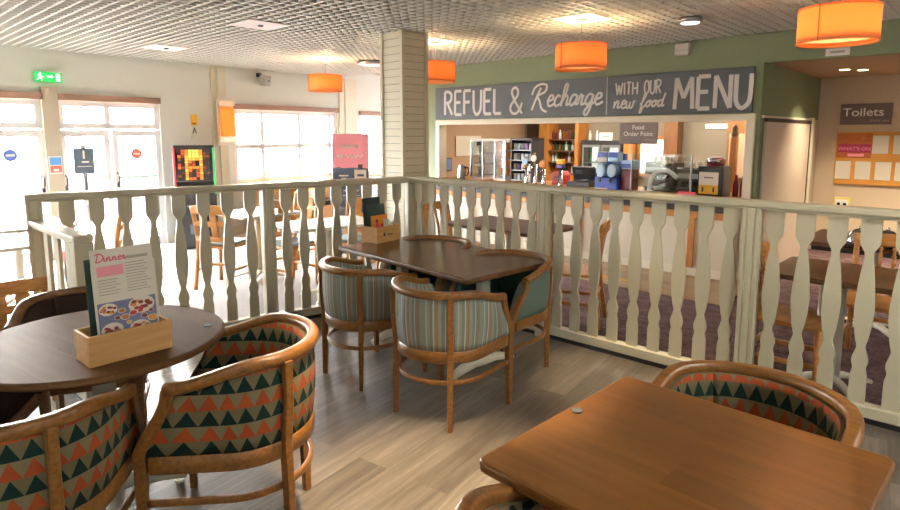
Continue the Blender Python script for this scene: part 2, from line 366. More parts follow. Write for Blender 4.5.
def gdoor(n, x0, x1, hx):
    w = struct(bpy.data.objects.new('door_%d' % n, None)); C.objects.link(w); at(w, L(0, .05), AL)
    f = MB(); t = .075
    f.b2(x0, x1, -.025, .025, .01, .14); f.b2(x0, x1, -.025, .025, 1.56, 1.64); f.b2(x0, x0+t, -.025, .025, .01, 1.64); f.b2(x1-t, x1, -.025, .025, .01, 1.64)
    f.build('door_frame', M['upvc'], w, .004)
    g = MB(); g.b2(x0+.03, x1-.03, 0, .006, .1, 1.6); g.build('door_glass', M['glass'], w)
    h = MB(); h.sweep(catmull([(hx, -.025, .93), (hx, -.07, .95), (hx, -.075, 1.0), (hx, -.07, 1.05), (hx, -.025, 1.07)], 3), rprof(.022, .018), up=Vector((1, 0, 0))); h.box((hx, -.03, .90), (.03, .02, .05)); h.build('door_handle', M['black'], w)
gdoor(1, -.64, -.03, -.60); gdoor(2, .0, .66, .04); gdoor(3, -1.62, -.81, -.86); gdoor(4, -2.45, -1.64, -1.68)
o = MB(); o.b2(-.815, -.635, -.03, .12, 0, 2.17); at(struct(o.build('trim_7', plain('taupe_pillar_paint', 'b3a68e', .6))), L(0, -.002), AL)

# ------------------------------------------------------------------ green servery wall
w = MB(); T = .14
w.b2(-4.15, -3.82, 0, T, 0, CEIL+.17); w.b2(-3.82, .75, 0, T, 1.80, CEIL+.17); w.b2(.75, .87, 0, T, 0, CEIL+.17); w.b2(.87, 6.2, 0, T, 2.33, CEIL+.17)
at(struct(w.build('wall_servery', M['green'])), G(0, 0), AG)
o = MB(); o.b2(-3.87, .83, -.03, T+.01, 1.735, 1.81); o.b2(-3.87, -3.79, -.03, T, 0, 1.735); o.b2(.74, .83, -.03, T, 0, 1.735); o.b2(.73, .84, -.04, T, 0, .1)
at(struct(o.build('trim_8', M['trim'], bevel=.006)), G(0, -.001), AG)
# bar interior
w = MB(); w.b2(-4.15, -4.05, T, 2.7, 0, CEIL); at(struct(w.build('wall_bar_side', M['tan'])), G(0, 0), AG)
w = MB(); w.b2(-4.15, .75, 2.6, 2.7, 0, CEIL); at(struct(w.build('wall_bar_back', plain('bar_back_paint', '8f8370', .8))), G(0, 0), AG)
# lobby
w = MB(); w.b2(.77, .87, T, 2.72, 0, 1.77); w.b2(.77, .868, T, 2.72, 1.77, CEIL); w.cur = 1
at(struct(w.build('wall_return', [M['lobby'], M['green']])), G(0, 0), AG)
o = MB(); o.b2(.866, .872, T-.14, 2.6, 1.78, 2.33); at(struct(o.build('wall_return_upper', M['green'])), G(0, 0), AG)
w = MB(); w.b2(.87, 6.2, 2.6, 2.72, 0, 2.4); w.b2(.87, 6.2, 2.54, 2.6, 1.7, 2.4); at(struct(w.build('wall_lobby', M['lobby'])), G(0, 0), AG)
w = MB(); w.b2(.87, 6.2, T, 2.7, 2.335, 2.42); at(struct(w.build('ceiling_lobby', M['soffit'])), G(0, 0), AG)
o = MB(); o.b2(.9, 6.2, 2.58, 2.598, 0, .07); at(struct(o.build('baseboard_lobby', M['black'])), G(0, 0), AG)
# plain door in the return wall
w = struct(bpy.data.objects.new('door_5', None)); C.objects.link(w); at(w, G(.875, 0), AG+PI/2)
d = MB(); d.b2(.12, 1.98, -.03, -.003, .0, 1.72); d.build('door_panel', plain('door_pinkish_paint', 'c9b7a2', .5), w)
d = MB(); d.b2(.12, 1.98, -.034, -.002, 1.725, 1.765); d.b2(1.98, 2.02, -.036, -.002, 0, 1.765); d.build('door_gap_frame', plain('dark_brown_gap', '3a2a1e', .6), w)
d = MB(); d.b2(2.02, 2.14, -.045, -.002, 0, 1.80); d.b2(.02, 2.14, -.02, -.002, 1.765, 1.79); d.build('door_casing', M['trim'], w)
# closing walls behind the camera and to the right
w = MB(); p = cC; w.b2(6.2, 6.32, -10.1, 2.72, 0, CEIL+.17); at(struct(w.build('wall_right', M['wallcream'])), G(0, 0), AG)
w = MB(); w.b2(-16, 6.32, -10.12, -10., 0, CEIL+.17); at(struct(w.build('wall_rear', M['wallcream'])), G(0, 0), AG)
w = MB(); w.b2(-9.5, -4.15, 3.2, 3.32, 0, CEIL+.17); at(struct(w.build('wall_far', M['wallcream'])), G(0, 0), AG)

# ------------------------------------------------------------------ clad column
w = MB(); cx, cy = (-.477, 6.152); S = .30
col = struct(bpy.data.objects.new('wall_column', None)); C.objects.link(col); at(col, (cx, cy, 0), AG+PI/4+math.radians(-2))
# corner towards the camera: local axes turned so two faces show
w.box((0, S*.707, CEIL/2), (S, S, CEIL), PI/4); w.build('column_core', M['cladb'], col)
bd = MB(); hh = .075
for k in range(int(CEIL/hh)+1):
    z0 = k*hh; z1 = min(z0+hh-.006, CEIL-.005)
    if z1 > z0: bd.box((0, S*.707, (z0+z1)/2), (S+.02, S+.02, z1-z0), PI/4)
bd.build('column_cladding', M['clad'], col)
bd = MB()
for a in range(4):
    an = PI/4*2*a; r = (S+.02)*.707
    bd.box((r*math.sin(an), S*.707-r*math.cos(an), CEIL/2), (.035, .035, CEIL), PI/4)
bd.build('column_corner_trim', M['clad'], col)

# ------------------------------------------------------------------ balustrades
BP = [(1.16, .047), (1.02, .047), (.985, .036), (.955, .021), (.92, .020), (.86, .029), (.78, .037), (.68, .045), (.62, .046), (.54, .040), (.47, .030), (.425, .0205), (.395, .028), (.36, .038), (.335, .039), (.31, .033), (.295, .032), (.27, .037), (.245, .040), (.09, .040)]
def baluster(par, x, sm=True):
    pr = catmull([(a[1], a[0], 0) for a in BP], 3); pr = [(p.x, p.y) for p in pr]
    out = [(x+a, b) for a, b in pr]+[(x-a, b) for a, b in pr[::-1]]
    b = MB(); n = len(pr)
    m = MB()
    V = []
    for y in (-.011, .011):
        V += [(x-a, y, z) for a, z in pr]+[(x+a, y, z) for a, z in pr]
    F = []
    for i in range(n-1):
        F += [(i, i+1, n+i+1, n+i), (2*n+i, 3*n+i, 3*n+i+1, 2*n+i+1), (i, 2*n+i, 2*n+i+1, i+1), (n+i, n+i+1, 3*n+i+1, 3*n+i)]
    F += [(0, n, 3*n, 2*n), (n-1, 3*n-1, 4*n-1, 2*n-1)]
    m.faces(V, F); return m.build('baluster', M['rail'], par)
def post(par, x, h=1.155, w=.095):
    q = w/2; side = [(-1, 0), (-.62, 0), (-.55, -.12), (-.45, -.12), (-.38, 0), (.38, 0), (.45, -.12), (.55, -.12), (.62, 0)]; out = []
    for k in range(4):
        c, s_ = math.cos(k*PI/2), math.sin(k*PI/2)
        for a, b in side: X, Y = a*q, -(1+b)*q; out.append((x+X*c-Y*s_, X*s_+Y*c))
    p = MB(); p.prism(out, 'z', .12, h); p.box((x, 0, .06), (w*1.02, w*1.02, .12))
    return p.build('newel_post', M['rail'], par)
def rails(par, x0, x1, bot=True, z=1.2, w=.105):
    p = MB(); p.b2(x0, x1, -w/2, w/2, z-.038, z); p.b2(x0, x1, -w/2+.018, w/2-.018, z-.058, z-.037); p.build('handrail', M['rail'], par, .008, 2)
    if bot:
        p = MB(); p.b2(x0, x1, -.04, .04, .035, .10); p.build('bottom_rail', M['rail'], par, .005, 2)
        p = MB(); p.b2(x0, x1, -.028, .028, 0.001, .036); p.build('shadow_gap', M['dark'], par)  # dark strip put in for the shadow under the bottom rail
rb = thing('balustrade', 'long cream balustrade running between the eating area and the servery', 'railing', (RC.x, RC.y, 0), AB)
rails(rb, -.05, 6.1)
xb = [0, 1.5225, 3.02, 4.53, 6.05]
for k in range(len(xb)-1):
    for i in range(9): baluster(rb, xb[k]+.125+(xb[k+1]-xb[k]-.25)*i/8)
for x in xb[1:]: post(rb, x)
ra = thing('balustrade', 'cream balustrade in front of the window side, meeting the column corner', 'railing', (RC.x, RC.y, 0), math.atan2(DA.y, DA.x))
rails(ra, .055, 2.98)
for i in range(8): baluster(ra, .151+(1.205-.151)*i/7)
for i in range(8): baluster(ra, 1.50+(2.745-1.50)*i/7)
for x in (0.0, 1.36, 2.93): post(ra, x)
E2 = RC+DA*2.93
rr = thing('railing_return', 'short low cream railing end beside the round table', 'railing', (E2.x+DB.x*.06, E2.y+DB.y*.06, 0), AB)
rails(rr, .0, .93, True, 1.03, .105)
p = MB(); p.box((.88, 0, .495), (.095, .10, .99)); p.build('end_post', M['rail'], rr, .003, 1)
for x in (.2, .42, .64): p = MB(); p.box((x, 0, .54), (.085, .022, .9)); p.build('slat', M['rail'], rr)

# ------------------------------------------------------------------ tub chairs (local +y is the way the sitter faces)
def plan(k=1., n=40):
    pts = []
    rx, ry, yc, yf = .285*k, .265*k, -.04, .145
    L1 = yf-yc; arc = PI*(rx+ry)/2; tot = 2*L1+arc
    for i in range(n+1):
        s = tot*i/n
        if s < L1: p = (-rx+.012*(1-s/L1)*0, yf-s)
        elif s < L1+arc:
            a = PI+(s-L1)/arc*PI; p = (rx*math.cos(a), yc+ry*math.sin(a))
        else: p = (rx, yc+(s-L1-arc))
        pts.append((p[0], p[1], s))
    return pts
def railz(y):
    t = max(0, min(1, (y+.16)/.305)); t = t*t*(3-2*t); return .755-.068*t
def shell(name, mat, par, i0, i1, P, thick=.034, zb=.44, mat2=None):
    m = MB(); sub = P[i0:i1+1]; J = 7
    def surf(off, bulge):
        V = []; U = []
        for (x, y, s) in sub:
            zt = railz(y)-.012
            r = Vector((x, y-(-.04) if y < -.04 else 0)); r = r.normalized() if r.length else Vector((1, 0))
            if y >= -.04: r = Vector((1 if x > 0 else -1, 0))
            for j in range(J+1):
                t = j/J; z = zb+(zt-zb)*t
                k = .95+.04*t
                px, py = x*k, y if y > -.04 else -.04+(y+.04)*k
                if y > .0: py = y+ (.10*(1-t)+.006)*min(1, y/.14)
                o_ = off+bulge*math.sin(PI*t)
                V.append((px+r.x*o_, py+r.y*o_, z)); U.append((s, z-zb))
        return V, U
    n = len(sub); cols = J+1
    A, UA = surf(.004, .010); B, UB = surf(-thick, -.012)
    m.faces(A, [(i*cols+j, (i+1)*cols+j, (i+1)*cols+j+1, i*cols+j+1) for i in range(n-1) for j in range(J)], [[UA[i*cols+j], UA[(i+1)*cols+j], UA[(i+1)*cols+j+1], UA[i*cols+j+1]] for i in range(n-1) for j in range(J)], True)
    if mat2: m.cur = 1
    m.faces(B, [(i*cols+j, i*cols+j+1, (i+1)*cols+j+1, (i+1)*cols+j) for i in range(n-1) for j in range(J)], [[UB[i*cols+j], UB[i*cols+j+1], UB[(i+1)*cols+j+1], UB[(i+1)*cols+j]] for i in range(n-1) for j in range(J)], True)
    m.cur = 0
    for j in range(J):
        m.face([A[j], A[j+1], B[j+1], B[j]]); e = (n-1)*cols; m.face([A[e+j], B[e+j], B[e+j+1], A[e+j+1]])
    for i in range(n-1): m.face([A[i*cols], B[i*cols], B[(i+1)*cols], A[(i+1)*cols]]); m.face([A[i*cols+J], A[(i+1)*cols+J], B[(i+1)*cols+J], B[i*cols+J]])
    return m.build(name, [mat, mat2] if mat2 else mat, par)
def tub_chair(label, fabric, woodm, inner=None, group=None):
    t = thing('tub_chair', label, 'chair', group=group)
    P = plan(); n = len(P)-1
    # bent top rail and arms
    m = MB(); path = [(x, y, railz(y)) for x, y, s in P]; m.sweep(path, rprof(.045, .040)); m.build('top_rail', woodm, t)
    ia = min(range(n//2), key=lambda i: abs(P[i][1]+.224) + (9 if P[i][1] > -.1 else 0)); ib = n-ia
    shell('side_panel', fabric, t, 0, ia, P, mat2=inner); shell('back_panel', fabric, t, ia, ib, P, mat2=inner); shell('side_panel', fabric, t, ib, n, P, mat2=inner)
    # seat frame: a curved band closed by a front rail
    Q = plan(.93); m = MB(); m.sweep([(x, y+(.07*min(1, y/.14) if y > 0 else 0), .41) for x, y, s in Q], [(-.014, -.033), (.014, -.033), (.014, .033), (-.014, .033)]); m.box((0, .215, .41), (.53, .028, .066)); m.build('seat_frame', woodm, t, .003, 1)
    out = [(x*.93, y) for x, y, s in plan(.93)]+[(.245, .225), (-.245, .225)]
    m = MB(); c = Vector((0, -.02))
    def ring(k, z): return [(c.x+(a-c.x)*k, c.y+(b-c.y)*k, z) for a, b in out]
    R = [ring(.96, .42), ring(1., .44), ring(.99, .465), ring(.9, .485), ring(.6, .495)]; N_ = len(out)
    V = [p for r in R for p in r]; F = [(j*N_+i, j*N_+(i+1) % N_, (j+1)*N_+(i+1) % N_, (j+1)*N_+i) for j in range(4) for i in range(N_)]
    m.faces(V, F, [[(V[k][0], V[k][1]) for k in f] for f in F], True); m.face(R[-1], [(p[0], p[1]) for p in R[-1]]); m.face(R[0][::-1]); m.build('seat_cushion', inner or fabric, t)
    # curved stretcher
    m = MB(); m.sweep([(x*.99, y+(.105*min(1, y/.14) if y > 0 else 0), .265) for x, y, s in plan(.92)], rprof(.018, .026)); m.build('stretcher', woodm, t)
    for sx in (-1, 1):
        x, y, s = P[ia]; x = abs(x)*sx
        m = MB(); m.sweep([(x*.985, y*1.03-.002, 0), (x*.98, y*1.02, .25), (x*.975, y*1.0, .44), (x*1.0, y*1.05, .60), (x*1.015, y*1.05, .745)], [(-.016, -.02), (.016, -.02), (.016, .02), (-.016, .02)], up=Vector((sx*.7, -.7, 0)), scale=[.8, .95, 1, 1, 1], smooth=False); m.build('rear_leg', woodm, t, .004, 2)
        pth = catmull([(sx*.262, .255, 0), (sx*.258, .25, .22), (sx*.258, .247, .40), (sx*.264, .238, .47), (sx*.275, .185, .56), (sx*.284, .145, .63), (sx*.286, .132, .69)], 4)
        m = MB(); m.sweep(pth, [(-.017, -.018), (.017, -.018), (.017, .018), (-.017, .018)], up=Vector((0, 1, 0)), scale=[.75+.4*min(1, i/10) for i in range(len(pth))], smooth=False); m.build('front_leg', woodm, t, .004, 2)
    return t
def facing(fx, fy): return math.atan2(fy, fx)-PI/2
def put(o, x, y, f): return at(o, (x, y, 0), facing(*f))
cst = tub_chair('striped tub chair with its back to the balustrade corner, beside the far end of the table', M['stripe'], M['chairwood'])
put(cst, -.532, 3.897, (.70, .715)); cst['label'] = 'striped tub chair nearer the left balustrade, pushed under the rectangular table'
c2 = copy_tree(cst, 'striped tub chair in mid floor at the near corner of the rectangular table'); put(c2, -.011, 3.368, (.62, .785))
ctl = tub_chair('teal green tub chair on the servery side of the rectangular table', M['teal'], M['chairwood'], M['teal_in']); put(ctl, .36, 3.945, (-.69, -.72))
c4 = copy_tree(ctl, 'dark-railed tub chair half hidden behind the far corner of the rectangular table'); put(c4, -.16, 4.55, (-.6, -.8))
chq = tub_chair('large harlequin-patterned tub chair at the right of the round table', M['harl'], M['chairwood']); put(chq, -.875, 2.305, (-1., -.10)); chq.scale = (1.05, 1.05, 1.04)
ch2 = copy_tree(chq, 'harlequin tub chair cut off by the bottom left corner, in front of the round table'); put(ch2, -1.416, 1.88, (-.14, .99)); ch2.scale = (1, 1, 1)
ch3 = tub_chair('dark brown tub chair behind the round table, its rail showing past the menu', M['seatdark'], M['chairwood2']); put(ch3, -1.84, 2.93, (.35, -.94)); ch3.scale = (1, 1, 1)
ch4 = copy_tree(ch3, 'dark brown tub chair at the left edge of the picture, left of the round table'); put(ch4, -2.02, 2.28, (1., .25)); ch4.scale = (1, 1, 1)
ch5 = copy_tree(chq, 'harlequin tub chair behind the square table, backed against the balustrade'); put(ch5, .93, 1.80, (-.70, -.71)); ch5.scale = (1, 1, 1)
ch6 = copy_tree(chq, 'tub chair tucked under the near left edge of the square table'); put(ch6, .325, 1.175, (.70, .71)); ch6.scale = (1, 1, 1)

# ------------------------------------------------------------------ tables in the eating area
def pedestal(par, x, y, h, rz, half=.29, n=2):
    p = MB(); p.box((x, y, (h+.09)/2), (.07, .07, h-.09)); p.build('pedestal_column', M['cream_metal'], par, .006)
    f = MB(); R = Matrix.Rotation(rz, 3, 'Z')
    for k in range(n):
        an = rz+2*PI*k/n; d = Vector((math.cos(an), math.sin(an), 0)); o = Vector((x, y, 0))
        f.sweep([o+Vector((0, 0, .085)), o+d*half*.35+Vector((0, 0, .085)), o+d*half*.7+Vector((0, 0, .062)), o+d*half+Vector((0, 0, .035))], rprof(.075, .05), scale=[1.1, 1., .85, .6])
        f.lathe([(.018, 0), (.022, .018)], tuple(o+d*(half-.03)), 10)
    f.build('pedestal_foot', M['cream_metal'], par)
    p = MB(); p.box((x, y, h-.012), (.30, .30, .02), rz); p.build('mounting_plate', M['cream_metal'], par)
def topmesh(w, d, h, t=.035, r=.03):
    m = MB(); out = []
    for sx, sy, a0 in ((1, 1, 0), (-1, 1, PI/2), (-1, -1, PI), (1, -1, 1.5*PI)):
        for k in range(6): a = a0+PI/2*k/5; out.append((sx*(w/2-r)+r*math.cos(a), sy*(d/2-r)+r*math.sin(a)))
    return m.prism(out, 'z', h-t, h)
a2 = math.atan2(-.745, .667)
t2 = thing('dining_table', 'long rectangular dark brown dining table with twin cream pedestals', 'table', (-.083, 4.233, 0), a2)
topmesh(1.44, .80, .75).build('tabletop', M['t2'], t2, .010, 3)
pedestal(t2, .455, 0, .715, PI/2); pedestal(t2, -.43, 0, .715, PI/2)
t3 = thing('dining_table', 'square orange-brown oak table in the bottom right corner', 'table', (.624, 1.485, 0), math.radians(45.))
topmesh(.79, .79, .75, .036).build('tabletop', M['t3'], t3, .012, 3); pedestal(t3, 0, 0, .714, 0, .30, 4)
t1 = thing('round_table', 'round brown table on the left with a menu box on it', 'table', (-1.475, 2.44, 0))
m = MB(); m.lathe([(.44, .714), (.475, .717), (.492, .726), (.495, .735), (.490, .744), (.478, .75)], (0, 0, 0), 56); m.build('tabletop', M['t1'], t1)
m = MB(); m.lathe([(.045, .08), (.045, .70)], (0, 0, 0), 20); m.build('pedestal_column', M['cream_metal'], t1)
f = MB()
for k in range(4):
    d = Vector((math.cos(.6+PI/2*k), math.sin(.6+PI/2*k), 0)); z = Vector((0, 0, 1))
    f.sweep([z*.085, d*.1+z*.085, d*.21+z*.062, d*.3+z*.035], rprof(.075, .05), scale=[1.1, 1., .85, .6]); f.lathe([(.018, 0), (.022, .018)], tuple(d*.27), 10)
f.build('pedestal_foot', M['cream_metal'], t1)
m = MB(); m.lathe([(.17, .70), (.17, .714)], (0, 0, 0), 24); m.build('mounting_plate', M['cream_metal'], t1)
def disc(x, y, label):
    o = MB(); o.lathe([(.017, 0), (.018, .003), (.015, .005)], n=20); o = o.build('table_marker', M['marker']); tag(o, label, 'marker', 'table marker discs'); at(o, (x, y, .7505))
disc(-1.08, 2.585, 'small grey marker disc on the round table'); disc(.392, 1.757, 'small grey marker disc on the square orange table')

# ------------------------------------------------------------------ menu boxes
def planter_box(label, loc, rz, w, d, h, mat=M['boxwood']):
    t = thing('menu_box', label, 'holder', loc, rz); k = .012
    for nm, a in (('front_panel', (-w/2, w/2, -d/2, -d/2+k)), ('back_panel', (-w/2, w/2, d/2-k, d/2)), ('end_panel', (-w/2, -w/2+k, -d/2+k, d/2-k)), ('end_panel', (w/2-k, w/2, -d/2+k, d/2-k))):
        m = MB(); m.b2(*a, 0, h); m.build(nm, mat, t, .002, 1)
    m = MB(); m.b2(-w/2+k, w/2-k, -d/2+k, d/2-k, 0.002, .012); m.build('base', mat, t); return t
mz = math.atan2(.227, .199)
mc = Vector((-1.311, 2.091, 0))+Vector((.15*math.cos(mz), .15*math.sin(mz), 0))+Vector((-.075*math.sin(mz), .075*math.cos(mz), 0))
planter_box('long light wooden box holding menus on the round table', (mc.x, mc.y, .7505), mz, .30, .15, .115)
def card(name, label, cat, loc, rz, w, h, tilt, mats, marks, t=.002, group=None):
    """an upright printed card: base in mats[0]; marks = (x0,x1,z0,z1,material index)"""
    th = thing(name, label, cat, loc, rz, group); th.rotation_euler = (tilt, 0, rz)
    m = MB(); m.b2(-w/2, w/2, 0, t, 0, h); sh_ = m.build('sheet', mats[0], th)
    p = MB()
    for x0, x1, z0, z1, k in marks: p.cur = k; p.b2(x0, x1, -.0006, .0001, z0, z1)
    if marks: p.build('print', mats, sh_)
    return th
def ofs(x, y): return (mc.x+x*math.cos(mz)-y*math.sin(mz), mc.y+x*math.sin(mz)+y*math.cos(mz))
w_, h_ = .225, .40
marks = [(-.095, .0, .296, .335, 2)]+[(-.095+.0, -.095+random.uniform(.06, .09), .28-.011*i, .2835-.011*i, 3) for i in range(6)]+[(.008, .008+random.uniform(.07, .095), .335-.011*i, .3385-.011*i, 3) for i in range(11)]+[(.01, .095, .352, .364, 3)]
marks += [(-w_/2+.006, w_/2-.006, .05, .195, 4)]
x, y = ofs(.022, -.012)
men = card('menu', 'large dinner menu with a food photograph standing in the long box', 'menu', (x, y, .766), mz, w_, h_, math.radians(-6), [M['paper'], M['paper'], M['pink'], M['ptext'], plain('slate_table_print', '6f7290', .6)], marks)
p = MB()
def blob(px, pz, r, k, y):
    p.cur = k; p.face([(px+r*math.cos(2*PI*i/12), y, pz+r*.7*math.sin(2*PI*i/12)) for i in range(12)])
for (px, pz, r) in ((-.062, .088, .040), (.052, .165, .05), (.038, .078, .040), (-.07, .168, .034)):
    blob(px, pz, r, 6, -.0008)
    for i in range(16):
        q, w__ = random.uniform(0, 2*PI), r*.72*math.sqrt(random.random()); blob(px+w__*math.cos(q), pz+w__*.7*math.sin(q), r*.2, random.choice((0, 1, 1, 2, 2, 3, 7)), -.0010-.00001*i)
for (px, pz, r, k) in ((-.012, .128, .014, 3), (.018, .138, .013, 4), (.058, .118, .012, 5), (-.022, .155, .012, 3), (.088, .105, .016, 0), (-.02, .062, .014, 4), (.0, .105, .009, 7), (-.04, .13, .01, 2), (.085, .135, .009, 2)): blob(px, pz, r*1.2, 6, -.0008); blob(px, pz, r, k, -.0011)
p.build('food_photograph', [M['orange'], M['red'], M['dkred'], plain('tan_food', 'b5713a', .6), M['red'], M['dkred'], M['paper'], M['yellow']], men)
# script word "Dinner"
def ribbon(par, name, strokes, wd, mat, y=-.002, dep=.002, tf=lambda a, b: (a, b)):
    m = MB()
    for st in strokes:
        c = catmull([(a, b, 0) for a, b in st], 5) if len(st) > 2 else [Vector((a, b, 0)) for a, b in st]
        c = [Vector(tf(p.x, p.y)) for p in c]; n = len(c); Lf = []; Rt = []
        for i in range(n):
            d = c[min(i+1, n-1)]-c[max(i-1, 0)]
            if d.length < 1e-7: d = Vector((1, 0))
            d.normalize(); nn = Vector((-d.y, d.x))*wd/2; Lf.append(c[i]+nn); Rt.append(c[i]-nn)
        V = [(p.x, y-dep, p.y) for p in Lf]+[(p.x, y-dep, p.y) for p in Rt]+[(p.x, y, p.y) for p in Lf]+[(p.x, y, p.y) for p in Rt]
        F = []
        for i in range(n-1): F += [(i, i+1, n+i+1, n+i), (2*n+i, 3*n+i, 3*n+i+1, 2*n+i+1), (i, 2*n+i, 2*n+i+1, i+1), (n+i, n+i+1, 3*n+i+1, 3*n+i)]
        F += [(0, n, 3*n, 2*n), (n-1, 3*n-1, 4*n-1, 2*n-1)]
        m.faces(V, F)
    return m.build(name, mat, par)
def lay(glyphs, word, x0, z0, sx, sz, gap, slant=0.):
    out = []; x = x0
    for ch in word:
        if ch == ' ': x += .5*sx; continue
        wdt, sts = glyphs[ch]
        for st in sts: out.append([(x+a*sx+slant*b*sz, z0+b*sz) for a, b in st])
        x += wdt*sx+gap
    return out, x
CAPS = {'R': (.6, [[(0, 0), (0, 1)], [(0, 1), (.3, .99), (.5, .9), (.52, .72), (.4, .56), (0, .5)], [(.2, .52), (.58, 0)]]),
 'E': (.5, [[(0, 0), (0, 1)], [(0, 1), (.5, 1)], [(0, .52), (.42, .52)], [(0, 0), (.5, 0)]]), 'F': (.5, [[(0, 0), (0, 1)], [(0, 1), (.5, 1)], [(0, .52), (.42, .52)]]),
 'U': (.58, [[(0, 1), (0, .6), (.02, .2), (.16, .01), (.32, 0), (.5, .14), (.56, .4), (.57, 1)]]), 'L': (.48, [[(0, 1), (0, 0)], [(0, 0), (.48, 0)]]),
 'M': (.78, [[(0, 0), (.06, 1)], [(.06, 1), (.39, .35)], [(.39, .35), (.72, 1)], [(.72, 1), (.78, 0)]]), 'N': (.6, [[(0, 0), (0, 1)], [(0, 1), (.6, 0)], [(.6, 0), (.6, 1)]]),
 'W': (.8, [[(0, 1), (.2, 0)], [(.2, 0), (.4, .8)], [(.4, .8), (.6, 0)], [(.6, 0), (.8, 1)]]), 'I': (.06, [[(.03, 0), (.03, 1)]]), 'T': (.5, [[(.25, 0), (.25, 1)], [(0, 1), (.5, 1)]]), 'H': (.52, [[(0, 0), (0, 1)], [(.52, 0), (.52, 1)], [(0, .5), (.52, .5)]]),
 'O': (.6, [[(.3, 1), (.08, .85), (0, .5), (.08, .15), (.3, 0), (.52, .15), (.6, .5), (.52, .85), (.3, 1)]]),
 '&': (.62, [[(.62, .42), (.5, .16), (.28, 0), (.06, .08), (.02, .28), (.2, .5), (.4, .72), (.38, .93), (.24, 1), (.1, .9), (.12, .72), (.3, .42), (.62, .0)]])}
LOW = {'R': (.95, [[(.45, .95), (.3, .5), (.12, -.15)], [(.0, .62), (.1, .95), (.4, 1.12), (.75, 1.05), (.72, .75), (.35, .55), (.5, .3), (.7, -.1), (1.0, -.25)]]),
 'D': (.9, [[(.3, 1.), (.25, .4), (.15, .05)], [(.0, .85), (.3, 1.05), (.75, .85), (.85, .4), (.5, .03), (.1, .05)]]),
 'e': (.42, [[(0, .25), (.3, .35), (.3, .52), (.15, .52), (.06, .25), (.18, .02), (.45, .15)]]), 'c': (.42, [[(.34, .45), (.2, .53), (.06, .3), (.14, .03), (.45, .15)]]),
 'h': (.5, [[(0, .1), (.2, .6), (.24, 1.0), (.12, 1.0), (.08, .5), (.06, 0)], [(.06, .15), (.22, .5), (.34, .42), (.34, .06), (.52, .15)]]),
 'a': (.5, [[(.36, .48), (.16, .52), (.04, .24), (.14, .02), (.32, .2), (.38, .5)], [(.38, .5), (.35, .08), (.52, .15)]]),
 'r': (.38, [[(0, .2), (.1, .52), (.14, .44), (.28, .46)], [(.2, .44), (.2, .05), (.4, .15)]]),
 'g': (.5, [[(.36, .48), (.16, .52), (.04, .24), (.14, .03), (.32, .2), (.38, .5)], [(.38, .5), (.34, -.1), (.22, -.42), (.08, -.38), (.14, -.15), (.5, .15)]]),
 'n': (.55, [[(.04, .5), (.06, .02)], [(.06, .15), (.22, .5), (.34, .44), (.34, .06), (.55, .15)]]), 'i': (.24, [[(.06, .5), (.06, .06), (.24, .15)], [(.09, .7), (.1, .74)]]),
 'w': (.62, [[(.02, .5), (.06, .05), (.22, .1), (.28, .45)], [(.26, .4), (.32, .04), (.48, .1), (.54, .48), (.64, .42)]]),
 'f': (.42, [[(0, .2), (.22, .6), (.3, 1.0), (.2, 1.05), (.14, .5), (.08, -.35), (.16, -.4), (.22, -.05), (.44, .18)]]),
 'o': (.46, [[(.2, .52), (.04, .26), (.16, .02), (.34, .22), (.24, .5), (.46, .42)]]), 'd': (.52, [[(.34, .46), (.14, .5), (.04, .22), (.14, .02), (.32, .2)], [(.44, 1.05), (.34, .08), (.54, .16)]])}
st, _ = lay(LOW, 'Dinner', -.1, .352, .035, .031, .001, .12); ribbon(men, 'lettering', st, .0045, M['pinkd'], -.0008, .0006)
x, y = ofs(.033, .018); card('menu', 'second menu sheet standing just behind the dinner menu', 'menu', (x, y, .766), mz, .235, .335, math.radians(-5), [M['paper']], [])
x, y = ofs(.004, .04); card('menu', 'dark teal menu card at the back of the long box', 'menu', (x, y, .766), mz, .21, .36, math.radians(-4), [M['dkgreen']], [])
# condiment box on the long table
bz = math.atan2(.269, .197)
b0 = Vector((-.566, 4.584, 0)); bx = Vector((math.cos(bz), math.sin(bz), 0)); by = Vector((-math.sin(bz), math.cos(bz), 0)); bc = b0+bx*.135+by*.085
bb = planter_box('small light wooden condiment box on the long table', (bc.x, bc.y, .7505), bz, .27, .17, .125)
text('lettering', 'menu', .03, M['dark'], bb, (-.02, -.0862, .052)); o = MB(); o.prism([(-.045+.016*math.cos(a*PI/8), .063+.016*math.sin(a*PI/8)) for a in range(3, 14)], 'y', -.0865, -.0851); o.build('emblem', M['dark'], bb)
def bo(x, y): p = bc+bx*x+by*y; return (p.x, p.y, .7635)
card('menu', 'charcoal menu card at the back of the condiment box', 'menu', bo(-.02, .055), bz, .2, .33, math.radians(-5), [M['dkcard']], [])
card('menu', 'dark green menu in the middle of the condiment box', 'menu', bo(.0, .03), bz, .205, .275, math.radians(-5), [M['dkgreen']], [])
card('menu', 'orange card at the front of the condiment box', 'menu', bo(.005, .008), bz, .185, .19, math.radians(-4), [M['orange'], M['orange'], M['yellow']], [(-.07, .07, .15, .158, 2)])
def bottle(name, label, cat, loc, r, h, mat, capm, group=None, neck=.4):
    t = thing(name, label, cat, loc, 0, group)
    m = MB(); m.lathe([(r*.9, 0), (r, .01*h/.2), (r, h*.55), (r*.85, h*.66), (r*neck, h*.78), (r*neck, h*.88)], n=14); m.build('body', mat, t)
    m = MB(); m.lathe([(r*neck*1.15, h*.87), (r*neck*1.1, h)], n=12); m.build('cap', capm, t); return t
bottle('sauce_bottle', 'red ketchup bottle in the condiment box', 'bottle', bo(-.085, -.04), .024, .17, M['red'], M['dkred'])
